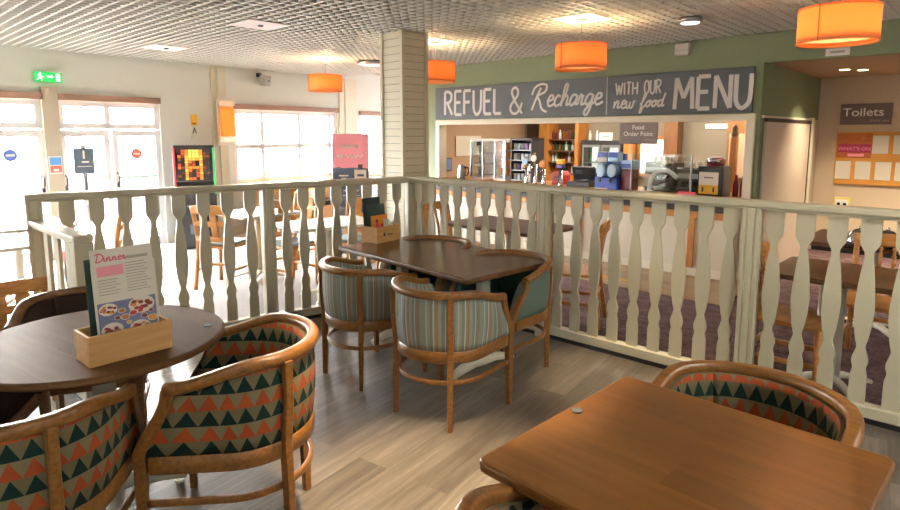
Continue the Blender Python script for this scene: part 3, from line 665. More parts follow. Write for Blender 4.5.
bottle('sauce_bottle', 'dark red sauce bottle in the middle of the condiment box', 'bottle', bo(-.03, -.045), .022, .13, M['dkred'], M['red'])
bottle('sauce_bottle', 'white-capped mayonnaise bottle in the condiment box', 'bottle', bo(.02, -.04), .024, .16, M['white'], M['white'], neck=.8)
bottle('sauce_bottle', 'pale mustard jar at the right of the condiment box', 'bottle', bo(.07, -.045), .02, .12, M['skin'], M['offwhite'], neck=.8)
bottle('vinegar_bottle', 'dark green vinegar bottle in the corner of the condiment box', 'bottle', bo(.105, -.03), .018, .14, M['gbottle'], M['white'])

# ------------------------------------------------------------------ ceiling fittings
def lamp(kind, loc, energy, col, size=.1, name='light', par=None, rot=None, shape=None, sy=None):
    l = bpy.data.lights.new(name, kind); l.energy = energy; l.color = col
    if kind == 'POINT': l.shadow_soft_size = size
    if kind == 'AREA':
        l.size = size
        if shape: l.shape = shape
        if sy: l.size_y = sy
    if kind == 'SPOT': l.shadow_soft_size = size
    o = bpy.data.objects.new(name, l); C.objects.link(o); o.location = loc
    if rot: o.rotation_euler = rot
    if par: o.parent = par
    return o
WARM = (1., .72, .42)
PEN_E = 26.
def pendant(label, u, d, e=PEN_E, xyz=None):
    loc = xyz or G(u, d, 0)
    t = thing('pendant_lamp', label, 'lamp', (loc[0], loc[1], 0), AG, 'orange drum pendants')
    r = .228; z0, z1 = 2.175, 2.392
    m = MB(); m.lathe([(r, z0), (r, z1), (r-.003, z1), (r-.003, z0), (r, z0)], n=48, cap=False); m.build('lamp_shade', M['shade'], t)
    m = MB(); m.lathe([(r+.002, z0-.002), (r+.002, z0+.012), (r-.006, z0+.012), (r-.006, z0-.002), (r+.002, z0-.002)], n=48, cap=False); m.lathe([(r+.002, z1-.01), (r+.002, z1+.002), (r-.006, z1+.002), (r-.006, z1-.01), (r+.002, z1-.01)], n=48, cap=False); m.build('shade_ring', M['shade'], t)
    m = MB(); m.box((-.06, -r-.001, (z0+z1)/2), (.006, .006, z1-z0)); m.build('shade_seam', plain('seam', 'b5581c', .8), t)
    m = MB(); m.lathe([(r-.012, z0+.03), (r-.012, z0+.034)], n=40); m.build('diffuser', M['diff'], t)
    m = MB(); m.lathe([(.006, z1-.12), (.006, CEIL)], n=8); m.lathe([(.022, z1-.16), (.022, z1-.10)], n=12)
    for k in range(3):
        a = 2*PI*k/3; m.tube([(0, 0, z1-.012), (r*math.cos(a), r*math.sin(a), z1-.012)], .003, 6)
    m.build('suspension', M['steel'], t)
    m = MB(); m.lathe([(.05, CEIL-.03), (.045, CEIL-.004)], n=20); m.build('ceiling_rose', M['white'], t)
    m = MB(); m.b2(-.2, .2, -.2, .2, CEIL-.006, CEIL+.004); m.build('ceiling_plate', M['panel'], t)
    lamp('POINT', (0, 0, (z0+z1)/2+.03), e, WARM, .045, 'lamp_bulb', t)
    return t
pendant('orange drum pendant in front of the green wall, above the lettered board', -.09, -2.02)
pendant('largest orange drum pendant, at the top right by the lobby', 1.95, -2.30)
pendant('orange drum pendant half hidden by the right side of the clad column', -2.0, -1.95)
pendant('orange drum pendant farthest left, hanging before the windows', -4.13, -1.92)

def cpanel(label, u, d):
    t = thing('ceiling_panel', label, 'ceiling panel', G(u, d, 0), AG, 'square ceiling panels')
    m = MB(); m.b2(-.21, .21, -.21, .21, CEIL-.006, CEIL+.004); m.build('plate', M['panel'], t, .002, 1)
    m = MB(); m.lathe([(.018, CEIL-.018), (.03, CEIL-.006)], n=20); m.build('detector', M['dark'], t)
def spotl(label, x, y, e, ang):
    t = thing('ceiling_spotlight', label, 'light', (x, y, 0), 0)
    m = MB(); m.lathe([(.05, CEIL-.02), (.065, CEIL-.012), (.065, CEIL+.005)], n=24); m.build('housing', M['steel'], t)
    l = lamp('SPOT', (0, 0, CEIL-.03), e, (1., .80, .52), .04, 'lamp_bulb', t); l.data.spot_size = math.radians(ang); l.data.spot_blend = .8
spotl('warm ceiling spotlight over the floor between the tables, outside the picture', -.05, 2.25, 640, 50)
spotl('second warm ceiling spotlight by the balustrade, outside the picture', 1.15, 3.72, 210, 34)
cpanel('square white ceiling panel with a small dark detector, the nearer one', -2.48, -3.82); cpanel('square white ceiling panel with a small dark detector, towards the entrance', -4.7, -3.8)
def downl(label, u, d):
    t = thing('ceiling_spotlight', label, 'light', G(u, d, 0), AG)
    m = MB(); m.lathe([(.09, CEIL-.045), (.10, CEIL-.03), (.10, CEIL)], n=28); m.build('housing', M['steel'], t)
    m = MB(); m.lathe([(.075, CEIL-.05), (.08, CEIL-.044)], n=28); m.build('lens', plain('lit_lens', 'ffffff', .3, emit='f4f8ff', estr=3.), t)
    return t
downl('round lit ceiling light near the green wall', .64, -1.4)
t = thing('ceiling_fan_light', 'flat grey ceiling light to the left of the column top', 'light', G(-3.97, -1.21, 0), AG)
m = MB(); m.lathe([(.20, CEIL-.05), (.22, CEIL-.04), (.22, CEIL)], n=30); m.build('housing', M['steel'], t); m = MB(); m.lathe([(.18, CEIL-.055), (.19, CEIL-.049)], n=30); m.build('lens', M['white'], t); t.name = 'ceiling_light'
for k, (u, d) in enumerate(((1.33, 1.44), (1.48, 1.62), (2.75, 1.5))):  # the last one is added out of view to brighten the lobby
    t = thing('recessed_light', 'recessed lobby ceiling light, ' + ('the one of the pair nearer to the green return', 'the one of the pair farther from the green return', 'added out of view beyond the right edge of the picture')[k], 'light', G(u, d, 0), AG)
    m = MB(); m.lathe([(.05, 2.328), (.055, 2.334)], n=20); m.build('lens', plain('warm_lens', 'fff2d8', .3, emit='ffe2b0', estr=5.), t)
    lo = lamp('SPOT', (0, 0, 2.31), 110, (1., .84, .62), .05, 'lamp_bulb', t)
    lo.data.spot_size = math.radians(112); lo.data.spot_blend = 1.; lo.data.energy = 520 if k == 2 else 110
# added fill lights, out of view, that brighten the room
def fill_light(label, u, d, e, col):
    t = thing('ceiling_light', label, 'light', G(u, d, 0), AG)
    m = MB(); m.b2(-.3, .3, -.3, .3, CEIL-.012, CEIL+.004); m.build('frame', M['white'], t)
    lamp('AREA', (0, 0, CEIL-.02), e, col, .55, 'fill_panel', t)
fill_light('added square fill light above the carpeted side, outside the picture', 3.6, -4.2, 52, (1., .93, .82))
fill_light('added square fill light behind the photographer, outside the picture', 1.8, -8.3, 10, (1., .92, .82))

# ------------------------------------------------------------------ big sign over the servery
sg = thing('menu_board_sign', 'long dark slate fascia sign lettered about refuelling and a food menu', 'sign', G(-1.54, -.012, 0), AG)
m = MB(); m.b2(-2.33, .64, -.02, .012, 1.822, 2.298); sb1 = m.build('board', M['slate'], sg, .003, 1)
m = MB(); m.b2(.642, 2.33, -.02, .012, 1.822, 2.298); sb2 = m.build('board', M['slate'], sg, .003, 1)
m = MB(); m.b2(.636, .646, -.023, -.019, 1.83, 2.29); m.build('joint_strip', M['steel'], sg)
def word(glyphs, wd, u0, u1, z0, z1, stroke, gapf=.16, sl=0., extra=None):
    st, x = lay(glyphs, wd, 0, 0, 1, 1, gapf, sl); x -= gapf
    mx = max(a for s in st for a, b in s); mn = min(a for s in st for a, b in s)
    k = (u1-u0)/(mx-mn); out = [[(u0+1.58+(a-mn)*k, z0+b*(z1-z0)) for a, b in s] for s in st]
    ribbon(sb1 if u1 < -.9 else sb2, 'lettering', out, stroke, M['letter'], -.0205, .003)
word(CAPS, 'REFUEL', -3.70, -2.60, 1.885, 2.235, .044, .22)
word(CAPS, '&', -2.43, -2.23, 1.875, 2.235, .036)
word(LOW, 'Recharge', -2.07, -.99, 1.955, 2.225, .030, -.04, .18)
word(CAPS, 'WITH', -.82, -.54, 2.065, 2.21, .02, .22); word(CAPS, 'OUR', -.45, -.25, 2.065, 2.22, .02, .22)
word(LOW, 'new', -.84, -.56, 1.90, 2.08, .021, -.02, .18); word(LOW, 'food', -.50, -.19, 1.91, 2.06, .021, -.02, .18)
word(CAPS, 'MENU', -.08, .73, 1.875, 2.225, .046, .22)
# beam fittings
t = thing('wall_sensor_box', 'small cream box on the green wall below the ceiling', 'sensor', G(.02, -.03, 0), AG); m = MB(); m.b2(-.08, .08, -.03, .03, 2.47, 2.60); m.build('case', M['offwhite'], t, .008); m = MB(); m.b2(-.07, .07, -.033, -.029, 2.525, 2.53); m.build('seam', M['ptext'], t)
t = thing('small_beam_sign', 'tiny white notice on the green beam below the large pendant', 'sign', G(1.52, -.004, 0), AG); m = MB(); m.b2(-.1, .1, -.004, .003, 2.345, 2.415); m.build('plate', M['white'], t); m = MB(); m.b2(-.06, .06, -.006, -.003, 2.37, 2.39); m.build('print', M['ptext'], t)

# ------------------------------------------------------------------ servery counter
ct = thing('servery_counter', 'long servery counter with a cream front and orange wood band', 'counter', G(0, 0, 0), AG)
m = MB(); m.b2(-3.78, .73, -.16, .62, .10, .66); m.build('front_panel', plain('counter_front', 'dcd0b8', .5, noise=.02), ct)
m = MB(); m.b2(-3.78, .73, -.155, .60, 0.002, .10); m.build('kick_plate', M['trim'], ct)
m = MB(); m.b2(-3.78, .73, -.175, .62, .66, .735); m.build('wood_band', M['woodA'], ct, .003, 1)
m = MB(); m.b2(-3.78, .73, -.15, .60, .735, .86); m.build('dark_strip', M['dark'], ct)
m = MB(); m.b2(-3.79, .735, -.20, .66, .86, .90); m.build('worktop', M['woodA'], ct, .004, 2)
for u in (-3.0, -2.42, -1.78, -1.16, .28): m = MB(); m.b2(u-.035, u+.035, -.19, -.16, .10, .66); m.build('panel_post', M['woodA'], ct, .003, 1)
for i, u in enumerate((-.6, -.38, -.12, .16)): m = MB(); m.b2(u-.05, u+.05, -.156, -.149, .76, .83); m.build('label_plate', M['dark'] if i < 3 else M['navyl'], ct)
CT = .9005
def bx(name, label, cat, u, d, dims, z=CT, mat=None, group=None, bev=.005):
    t = thing(name, label, cat, G(u, d, z), AG, group); return t
# tall dispensers at the left end of the counter
def dispenser(label, u, d, w, h, c, lines):
    t = thing('display_case', label, 'display case', G(u, d, CT), AG)
    m = MB(); m.box((0, 0, .02), (w, .34, .04)); m.box((0, 0, h-.02), (w, .34, .04)); m.build('case_ends', M['white'], t, .004)
    m = MB()
    for sx in (-1, 1):
        for sy in (-1, 1): m.box((sx*(w/2-.012), sy*.158, h/2), (.024, .024, h-.06))
    m.build('uprights', M['steel'], t)
    m = MB(); m.b2(-w/2+.02, w/2-.02, -.165, -.161, .04, h-.04); m.build('glass_door', M['cabglass'], t)
    m = MB(); m.b2(-w/2+.02, w/2-.02, .14, .15, .04, h-.04); m.build('back_panel', M['white'], t)
    for k in range(lines): m = MB(); z = .06+(h-.12)*k/lines; m.b2(-w/2+.03, w/2-.03, -.14, .13, z, z+.012); m.build('shelf', M['steel'], t)
    for k in range(lines):
        z = .075+(h-.12)*k/lines
        for q in range(2):
            o = MB(); o.lathe([(.03, 0), (.036, .10), (.03, .11)], n=12); o = o.build('cup_stack', c, t); o.location = ((q-.5)*w*.4, -.02, z)
dispenser('tall white-framed glass case at the far left end of the servery counter', -3.17, .32, .26, .62, M['offwhite'], 3)
dispenser('tall white-framed glass case beside the dark shelving rack', -2.72, .32, .22, .62, M['orange'], 4)
t = thing('coffee_jug', 'steel and black jug set at the left end of the counter', 'jug', G(-3.45, .1, CT), AG)
m = MB(); m.lathe([(.055, 0), (.06, .02), (.045, .16), (.035, .2), (.04, .22)], n=18); m.build('body', M['steel'], t); m = MB(); m.tube(catmull([(.04, 0, .19), (.10, 0, .17), (.10, 0, .08), (.055, 0, .05)], 4), .01, 8); m.build('handle', M['black'], t)
t = copy_tree(t, 'second steel and black jug next to the tall glass case', G(-3.36, .02, CT), AG+.5)
# rack of goods
rk = thing('goods_rack', 'dark rack stocked with snacks beside the beer taps', 'rack', G(-2.33, .3, CT), AG)
m = MB(); m.b2(-.19, -.17, -.15, .15, 0, .63); m.b2(.17, .19, -.15, .15, 0, .63); m.b2(-.19, .19, .13, .15, 0, .63); m.b2(-.19, .19, -.15, .15, .60, .63); m.build('frame', M['dark'], rk)
for k in range(4): m = MB(); m.b2(-.17, .17, -.15, .13, .02+.145*k, .03+.145*k); m.build('shelf', M['steel'], rk)
cl = [M['offwhite'], M['ltblue'], M['ptext'], M['purple'], M['skin'], M['navyl']]
for k in range(4):
    for q in range(5):
        o = MB(); o.box((0, 0, .045), (.05, .10, .09)); o = o.build('snack_packet', cl[(k*2+q) % 6], rk, .006); o.location = (-.135+q*.067, -.06, .031+.145*k)
# beer taps
def tap(label, u, d, colr, h=.40):
    t = thing('beer_tap', label, 'beer tap', G(u, d, CT), AG, 'beer taps on the counter')
    m = MB(); m.lathe([(.035, 0), (.03, .02), (.022, .05), (.022, h*.6)], n=16); m.tube([(0, 0, h*.55), (0, -.08, h*.55), (0, -.085, h*.45)], .01, 8); m.build('column', M['chrome'], t)
    m = MB(); m.lathe([(.012, h*.6), (.02, h*.8), (.014, h*.95)], (0, -.03, 0), 12); m.build('handle', M['woodA'], t)
    m = MB(); m.prism([(.045*math.cos(a*PI/10), h*.78+.045*math.sin(a*PI/10)) for a in range(20)], 'y', -.062, -.048); m.build('badge', colr, t)
tap('beer tap with a pale blue badge, first beside the snack rack', -2.15, .05, M['ltblue']); tap('beer tap with a white badge, second from the snack rack', -2.0, .05, M['white'], .46); tap('beer tap with an orange badge, third from the snack rack', -1.86, .05, M['orange'], .36)
t = thing('lager_font', 'tall chrome lager font with a purple and yellow top', 'beer tap', G(-1.56, .0, CT), AG)
m = MB(); m.lathe([(.04, 0), (.03, .02), (.03, .25)], n=16); m.build('column', M['chrome'], t); m = MB(); m.box((0, 0, .265), (.10, .07, .05)); m.build('cap', M['purple'], t, .01); m = MB(); m.box((0, 0, .325), (.10, .07, .07)); m.build('badge', M['yellow'], t, .01)
t = thing('drip_tray_machine', 'small red machine on the counter beside the beer taps', 'machine', G(-1.73, .28, CT), AG)
m = MB(); m.prism([(-.1, 0), (.1, 0), (.1, .13), (.06, .18), (-.06, .18), (-.1, .13)], 'y', -.09, .09); m.build('body', M['red'], t, .01); m = MB(); m.b2(-.07, .07, -.094, -.089, .05, .12); m.build('panel', M['dkred'], t)
# till
t = thing('till', 'black electronic till on the counter', 'till', G(-1.32, .2, CT), AG)
m = MB(); m.b2(-.17, .17, -.16, .16, 0, .07); m.build('base', M['black'], t, .006); m = MB(); m.box((0, 0, .17), (.34, .03, .20), 0, ('X', .35)); m.build('screen', M['dark'], t, .008); m = MB(); m.box((-.06, -.03, .19), (.10, .004, .06), 0, ('X', .35)); m.build('logo_panel', M['navyl'], t); m = MB(); m.box((0, .04, .09), (.08, .06, .08)); m.build('stand', M['black'], t)
# slush machine
t = thing('slush_machine', 'blue twin-bowl slush drink machine on the counter', 'drinks machine', G(-.86, .05, CT), AG); t.scale = (.74, .8, 1.12)
m = MB(); m.b2(-.20, .22, -.16, .16, 0, .14); m.build('base', M['blue'], t, .012); m = MB(); m.b2(-.12, .22, .06, .17, .14, .40); m.build('back_housing', M['blue'], t, .01)
for k, x in enumerate((-.1, .1)):
    m = MB(); V = [(.085*math.cos(a*PI/12), .215+.075*math.sin(a*PI/12)) for a in range(24)]; m.prism([(x+p, q) for p, q in V], 'y', -.15, .05); m.build('bowl', M['ltblue'], t, .006)
    m = MB(); V = [(.065*math.cos(a*PI/12), .215+.057*math.sin(a*PI/12)) for a in range(24)]; m.prism([(x+p, q) for p, q in V], 'y', -.154, -.149); m.build('bowl_front', plain('slush_pale%d' % k, 'b9d4e4', .2), t)
    m = MB(); m.b2(x-.09, x+.09, -.10, .1, .31, .42); m.build('light_box', M['ltblue'] if k else M['white'], t, .01)
    m = MB(); m.b2(x-.085, x+.085, -.104, -.10, .36, .415); m.build('light_box_print', M['blue'], t)
    m = MB(); m.box((x, -.17, .11), (.03, .03, .05)); m.build('spout', M['black'], t)
m = MB(); m.b2(-.18, .05, -.2, -.1, 0, .02); m.build('drip_tray', M['white'], t)
t = thing('syrup_dispenser', 'dark red syrup dispenser right beside the slush machine', 'drinks machine', G(-.62, .1, CT), AG); m = MB(); m.b2(-.07, .07, -.1, .1, 0, .26); m.build('body', M['dkred'], t, .01); m = MB(); m.b2(-.07, .07, -.1, .1, .26, .37); m.build('header', M['ltblue'], t, .008)
m = MB(); m.b2(-.065, .065, -.104, -.099, .28, .33); m.build('print', M['blue'], t)
# food order point
t = thing('order_sign', 'hanging mauve sign reading Food Order Point', 'sign', G(-.60, .25, 0), AG)
m = MB(); m.b2(-.25, .25, -.01, .01, 1.47, 1.735); ob = m.build('board', M['signbrown'], t, .003, 1)
text('lettering', 'Food', .078, M['white'], ob, (0, -.0115, 1.65), align='CENTER', bold=.008); text('lettering', 'Order Point', .078, M['white'], ob, (0, -.0115, 1.57), align='CENTER', bold=.008); text('lettering', 'thank you', .035, M['ptext'], ob, (.23, -.0115, 1.515), align='RIGHT')
m = MB(); m.b2(-.2, -.195, 0, .005, 1.73, 1.80); m.b2(.195, .2, 0, .005, 1.73, 1.80); m.build('hanger', M['steel'], t)
# sneeze guard and goods
t = thing('sneeze_guard', 'upright clear glass screen on the counter under the order sign', 'glass screen', G(-.1, -.06, CT), AG)
m = MB(); m.b2(-.42, .30, -.003, .003, .015, .46); m.build('glass_pane', M['cabglass'], t)
for x in (-.42, .30): m = MB(); m.box((x, 0, .23), (.014, .03, .46)); m.build('glass_post', M['steel'], t)
def coffee(label, u, d, w, h):
    t = thing('coffee_machine', label, 'coffee machine', G(u, d, CT), AG)
    m = MB(); m.b2(-w/2, w/2, -.16, .2, 0, .05); m.b2(-w/2, w/2, .0, .2, .05, h); m.b2(-w/2, w/2, -.17, .2, h-.14, h); m.build('body', M['dark'], t, .01)
    m = MB(); m.b2(-w/2+.02, w/2-.02, -.174, -.169, h-.11, h-.05); m.build('control_panel', M['steel'], t)
    for k in (-1, 1): m = MB(); m.lathe([(.03, 0), (.03, .03)], (k*w*.22, -.08, h-.18), 12); m.tube([(k*w*.22, -.1, h-.165), (k*w*.22, -.22, h-.175)], .011, 8); m.build('group_handle', M['black'], t)
    m = MB(); m.b2(-w/2, w/2, -.15, .2, h, h+.02); m.build('cup_rail', M['chrome'], t)
    for k in range(4): o = MB(); o.lathe([(.025, 0), (.035, .06)], n=12); o = o.build('cup', M['white'], t); o.location = (-w*.36+k*w*.24, .03, h+.02)
coffee('black and steel coffee machine behind the glass screen', -.30, .36, .34, .34); coffee('second dark coffee machine farther right behind the glass screen', .07, .38, .3, .28)
t = thing('lamp_arm', 'pale curved heat lamp arm leaning over the glass screen', 'lamp', G(-.18, .06, CT), AG)
m = MB(); m.sweep(catmull([(-.16, 0, .015), (-.14, 0, .16), (-.06, 0, .25), (.06, 0, .26), (.18, 0, .18)], 5), rprof(.05, .035), up=Vector((0, 1, 0))); m.build('arm', M['white'], t); m = MB(); m.lathe([(.07, 0), (.05, .05), (.02, .06)], (-.02, 0, .33), 16); m.build('shade', M['skin'], t); m = MB(); m.tube([(-.02, 0, .26), (-.02, 0, .36)], .008, 8); m.build('stem', M['steel'], t)
t = thing('vending_unit', 'dark counter machine with a yellow notice on its front', 'machine', G(.38, .16, CT), AG); t.scale = (.92, 1, 1.12)
m = MB(); m.b2(-.15, .15, -.13, .15, 0, .30); m.build('body', M['black'], t, .012); m = MB(); m.lathe([(.10, 0), (.11, .06), (.06, .09)], (0, .02, .30), 18); m.build('hopper', M['dkred'], t); m = MB(); m.lathe([(.085, .0), (.085, .04)], (0, -.02, .33), 18); m.build('chrome_ring', M['chrome'], t)
m = MB(); m.b2(-.13, .10, -.137, -.131, .02, .24); m.cur = 1; m.b2(-.13, .10, -.139, -.1371, .02, .11); m.cur = 2; m.b2(-.09, -.07, -.141, -.139, .04, .09); m.b2(.04, .06, -.141, -.139, .04, .09); m.b2(-.07, .04, -.139, -.1371, .18, .19); m.build('notice', [M['paper'], M['yellow'], M['dark']], t)
t = thing('card_stand', 'small pink card lying on the counter edge', 'card', G(.20, -.15, CT), AG); m = MB(); m.prism([(-.04, 0), (.0, .05), (.04, 0)], 'x', -.1, .1); m.build('sheet', M['pinkd'], t)
for k in range(3): bottle('sauce_bottle', '%s dark red bottle beside the machine with the yellow notice' % ('first', 'second', 'third')[k], 'bottle', G(.60+.075*k, .22, CT), .032, .24-.02*(k % 2), M['dkred'], M['dkred'], 'dark red bottles by the wooden post')
# back bar: wooden shelving, bottles, cooler
sh = thing('bar_shelving', 'tall orange wooden shelf unit stocked with bottles behind the bar', 'shelf unit', G(-2.98, 2.3, 0), AG)
def shp(nm, a, mt=M['woodA']): m = MB(); m.b2(*a); m.build(nm, mt, sh, .003, 1)
shp('side_panel', (-.50, -.29, -.05, .29, 0, 2.0)); shp('side_panel', (.25, .32, -.05, .29, 0, 2.0)); shp('back_panel', (-.29, .25, .27, .29, 0, 2.0), M['woodD']); shp('top_panel', (-.29, .25, -.05, .27, 1.97, 2.0)); shp('base_cupboard', (-.29, .25, -.1, .27, 0, .88))
SZ = (.90, 1.10, 1.30, 1.50)
for z in SZ: shp('shelf', (-.29, .25, -.05, .27, z-.02, z), M['woodD'])
kinds = [('amber', M['amber'], M['black']), ('green glass', M['gbottle'], M['red']), ('clear glass', M['cbottle'], M['white']), ('dark red', M['dkred'], M['brass'])]
rows = ['lowest', 'second', 'third', 'top']; ordn = ['first', 'second', 'third', 'fourth', 'fifth', 'sixth', 'seventh', 'eighth']
protos = {}
for r, z in enumerate(SZ):
    for k in range(8):
        nm, mt, cm = kinds[(k*3+r*5+(k*k+r) % 3) % 4]; lab = '%s bottle, %s from the left on the %s shelf of the bar unit' % (nm, ordn[k], rows[r]); loc = G(-3.23+.067*k, 2.36, z+.0005)
        if nm not in protos: protos[nm] = bottle('spirit_bottle', lab, 'bottle', loc, .026, .165, mt, cm, 'bottles on the bar shelves')
        else: copy_tree(protos[nm], lab, loc)
ck = thing('bottle_cooler', 'back-bar cooler with two glass doors behind the till', 'fridge', G(-2.23, 2.3, 0), AG); ck.scale = (.82, 1, 1.06)
m = MB(); m.b2(-.46, .46, -.02, .28, 0, .1); m.b2(-.46, .46, -.02, .28, 1.33, 1.40); m.b2(-.46, -.42, -.02, .28, .1, 1.33); m.b2(.42, .46, -.02, .28, .1, 1.33); m.b2(-.02, .02, -.02, .28, .1, 1.33); m.b2(-.42, .42, .26, .28, .1, 1.33); m.build('cabinet', M['dark'], ck)
for x0, x1 in ((-.43, -.01), (.01, .43)):
    m = MB(); m.b2(x0, x1, -.04, -.022, .1, .14); m.b2(x0, x1, -.04, -.022, 1.29, 1.33); m.b2(x0, x0+.035, -.04, -.022, .14, 1.29); m.b2(x1-.035, x1, -.04, -.022, .14, 1.29); d = m.build('door_frame', M['steel'], ck); g = MB(); g.b2(x0+.03, x1-.03, -.034, -.03, .13, 1.3); g.build('door_glass', M['cabglass'], d)
for z in (.5, .8, 1.05): m = MB(); m.b2(-.41, .41, .0, .25, z-.012, z); m.build('shelf', M['steel'], ck)
for r, z in enumerate((.8, 1.05)):
    for k in range(6): copy_tree(protos[kinds[(k+r) % 4][0]], '%s bottle, %s from the left on the %s shelf of the glass-door cooler' % (kinds[(k+r) % 4][0], ordn[k], ('lower', 'upper')[r]), G(-2.51+.11*k, 2.42, z*1.06+.0005))
m = MB(); m.b2(-.39, -.03, .24, .255, .12, 1.3); m.b2(.03, .39, .24, .255, .12, 1.3); m.build('lit_back', plain('cooler_lit_back', 'f5efe2', .5, emit='f8eedc', estr=.9), ck)
for k, (u, nm) in enumerate(((-2.52, 'clear glass'), (-2.38, 'clear glass'), (-1.93, 'green glass'))): copy_tree(protos[nm], '%s bottle standing on top of the cooler, %s from the left' % (nm, ordn[k]), G(u, 2.4, 1.4845))
card('price_card', 'tilted white price card on top of the cooler', 'card', G(-2.2, 2.36, 1.4845), AG, .24, .13, math.radians(-8), [M['white'], M['dark']], [(-.06, .06, .05, .07, 1)])
shp2 = thing('wooden_post', 'orange wooden upright between the cooler and the kitchen hatch', 'post', G(-1.79, 2.35, 0), AG); m = MB(); m.b2(-.05, .05, -.05, .2, 0, 2.1); m.build('upright', M['woodA'], shp2, .003, 1)
t = thing('kitchen_hatch', 'bright kitchen hatch in the back wall behind the order sign', 'hatch', G(-1.45, 2.57, 0), AG)
m = MB(); m.b2(-.26, .26, -.03, .02, 1.5, 1.56); m.b2(-.26, .26, -.03, .02, .9, .95); m.b2(-.26, -.21, -.03, .02, .95, 1.5); m.b2(.21, .26, -.03, .02, .95, 1.5); m.build('frame', M['woodA'], t); m = MB(); m.b2(-.21, .21, .0, .02, .95, 1.5); m.build('lit_opening', plain('lit_kitchen', 'ffffff', .5, emit='fff8ea', estr=2.2), t)
t = thing('wooden_partition', 'dark brown wooden partition panel right of the order sign', 'partition', G(-1.08, 2.4, 0), AG); m = MB(); m.b2(-.11, .11, -.05, .15, 0, 2.2); m.build('panel', wood('partition_wood', '6a4322', '8a5a30', .45, (20, 20, 2)), t)
t = thing('wooden_post', 'slim orange wooden post at the right end of the servery opening', 'post', G(.37, .8, 0), AG); m = MB(); m.box((0, 0, .78), (.075, .075, 1.56)); m.build('shaft', M['woodA'], t, .004); m = MB(); m.lathe([(.03, 0), (.045, .03), (.03, .06), (.035, .10), (.012, .14)], (0, 0, 1.56), 14); m.build('finial', M['woodD'], t)
t = thing('wooden_dresser', 'brown wooden dresser with a framed panel at the right of the servery', 'cabinet', G(.16, 1.9, 0), AG); m = MB(); m.b2(-.2, .24, -.15, .2, 0, 2.2); m.build('carcass', wood('dresser_wood', '7a5230', '94683e', .45, (20, 20, 2)), t, .004); m = MB(); m.b2(-.16, .2, -.165, -.15, 1.0, 1.6); m.build('framed_panel', M['tan'], t)
t = thing('wall_light', 'white strip light on the back wall of the servery', 'light', G(-.42, 2.56, 0), AG); m = MB(); m.b2(-.2, .2, -.03, .03, 1.68, 1.72); m.build('tube', plain('strip_tube', 'ffffff', .3, emit='fff6e6', estr=3), t); m = MB(); m.b2(-.22, .22, .01, .035, 1.70, 1.745); m.build('base', M['white'], t)
t = thing('vent_grille', 'dark vent grille high on the bar back wall', 'vent', G(-3.83, 2.58, 0), AG); m = MB(); m.b2(-.14, .14, -.01, .015, 1.52, 1.82)
for k in range(6): m.b2(-.12, .12, -.018, -.01, 1.55+.042*k, 1.565+.042*k)
m.build('louvres', plain('vent_brown', '4a3c30', .6), t)
# things on the bar side wall
def SW(d, z): return G(-4.045, d, z)
t = thing('white_board', 'small white board on the tan side wall of the bar', 'board', SW(.95, 0), AG-PI/2); t.rotation_euler = (0, 0, AG+PI/2); m = MB(); m.b2(-.33, .33, -.02, .0, 1.22, 1.56); m.build('board', M['paper'], t, .004); m = MB(); m.b2(.2, .28, -.05, -.02, 1.38, 1.46); m.build('fixing', M['dark'], t, .004)
t = thing('wall_screen', 'small blue screen on the tan side wall of the bar', 'screen', SW(.38, 0), AG+PI/2); m = MB(); m.b2(-.13, .13, -.03, 0, .98, 1.20); m.build('bezel', M['signbrown'], t, .004); m = MB(); m.b2(-.11, .11, -.034, -.029, 1.0, 1.18); m.build('display', plain('screen_blue', '6f7f9e', .4, emit='5a6fa0', estr=.25), t)
lamp('AREA', G(-1.2, 1.35, CEIL-.3), 115, (1., .90, .74), .5, 'bar_fill', None, (0, 0, AG), 'RECTANGLE', .3).data.size = 3.2  # unseen lamp added behind the fascia to brighten the bar
t = thing('bar_fill_light', 'added long strip light over the bar, unseen behind the fascia', 'light', G(-1.2, 1.35, 0), AG); m = MB(); m.b2(-1.6, 1.6, -.06, .06, CEIL-.29, CEIL-.24); m.build('housing', M['white'], t)
w = MB(); w.b2(-4.05, .75, T, 2.6, CEIL-.01, CEIL+.06); at(struct(w.build('ceiling_bar', M['plenum'])), G(0, 0), AG)

# ------------------------------------------------------------------ lobby things
t = thing('toilets_sign', 'mauve sign reading Toilets on the lobby wall', 'sign', G(1.41, 2.53, 0), AG)
m = MB(); m.b2(-.28, .28, -.012, .005, 1.715, 1.985); ob = m.build('board', M['signbrown'], t, .003, 1); text('lettering', 'Toilets', .15, M['white'], ob, (-.03, -.0135, 1.825), align='CENTER', sx=1.08, bold=.008); text('lettering', 'thank you', .05, M['ptext'], ob, (.25, -.0135, 1.75), align='RIGHT')
nb = thing('notice_board', "What's on notice board with white sheets on the lobby wall", 'notice board', G(1.52, 2.59, 0), AG)
m = MB(); m.b2(-.42, .62, -.02, .005, .93, 1.62); m.build('backing', plain('board_orange', 'd0913c', .6, noise=.2, nscale=6), nb, .004)
m = MB(); m.b2(-.41, -.02, -.024, -.02, 1.28, 1.60); m.build('poster', plain('party_poster', 'b5622c', .6, noise=.5, nscale=25), nb)
m = MB(); m.b2(-.39, -.03, -.028, -.024, 1.35, 1.46); ob = m.build('banner', plain('magenta_banner', 'a82f55', .6), nb); text('lettering', "WHAT'S ON", .065, M['pink'], ob, (-.21, -.0285, 1.38), align='CENTER'); m = MB(); m.b2(-.28, -.1, -.027, -.024, 1.30, 1.335); m.build('caption_strip', M['pink'], nb)
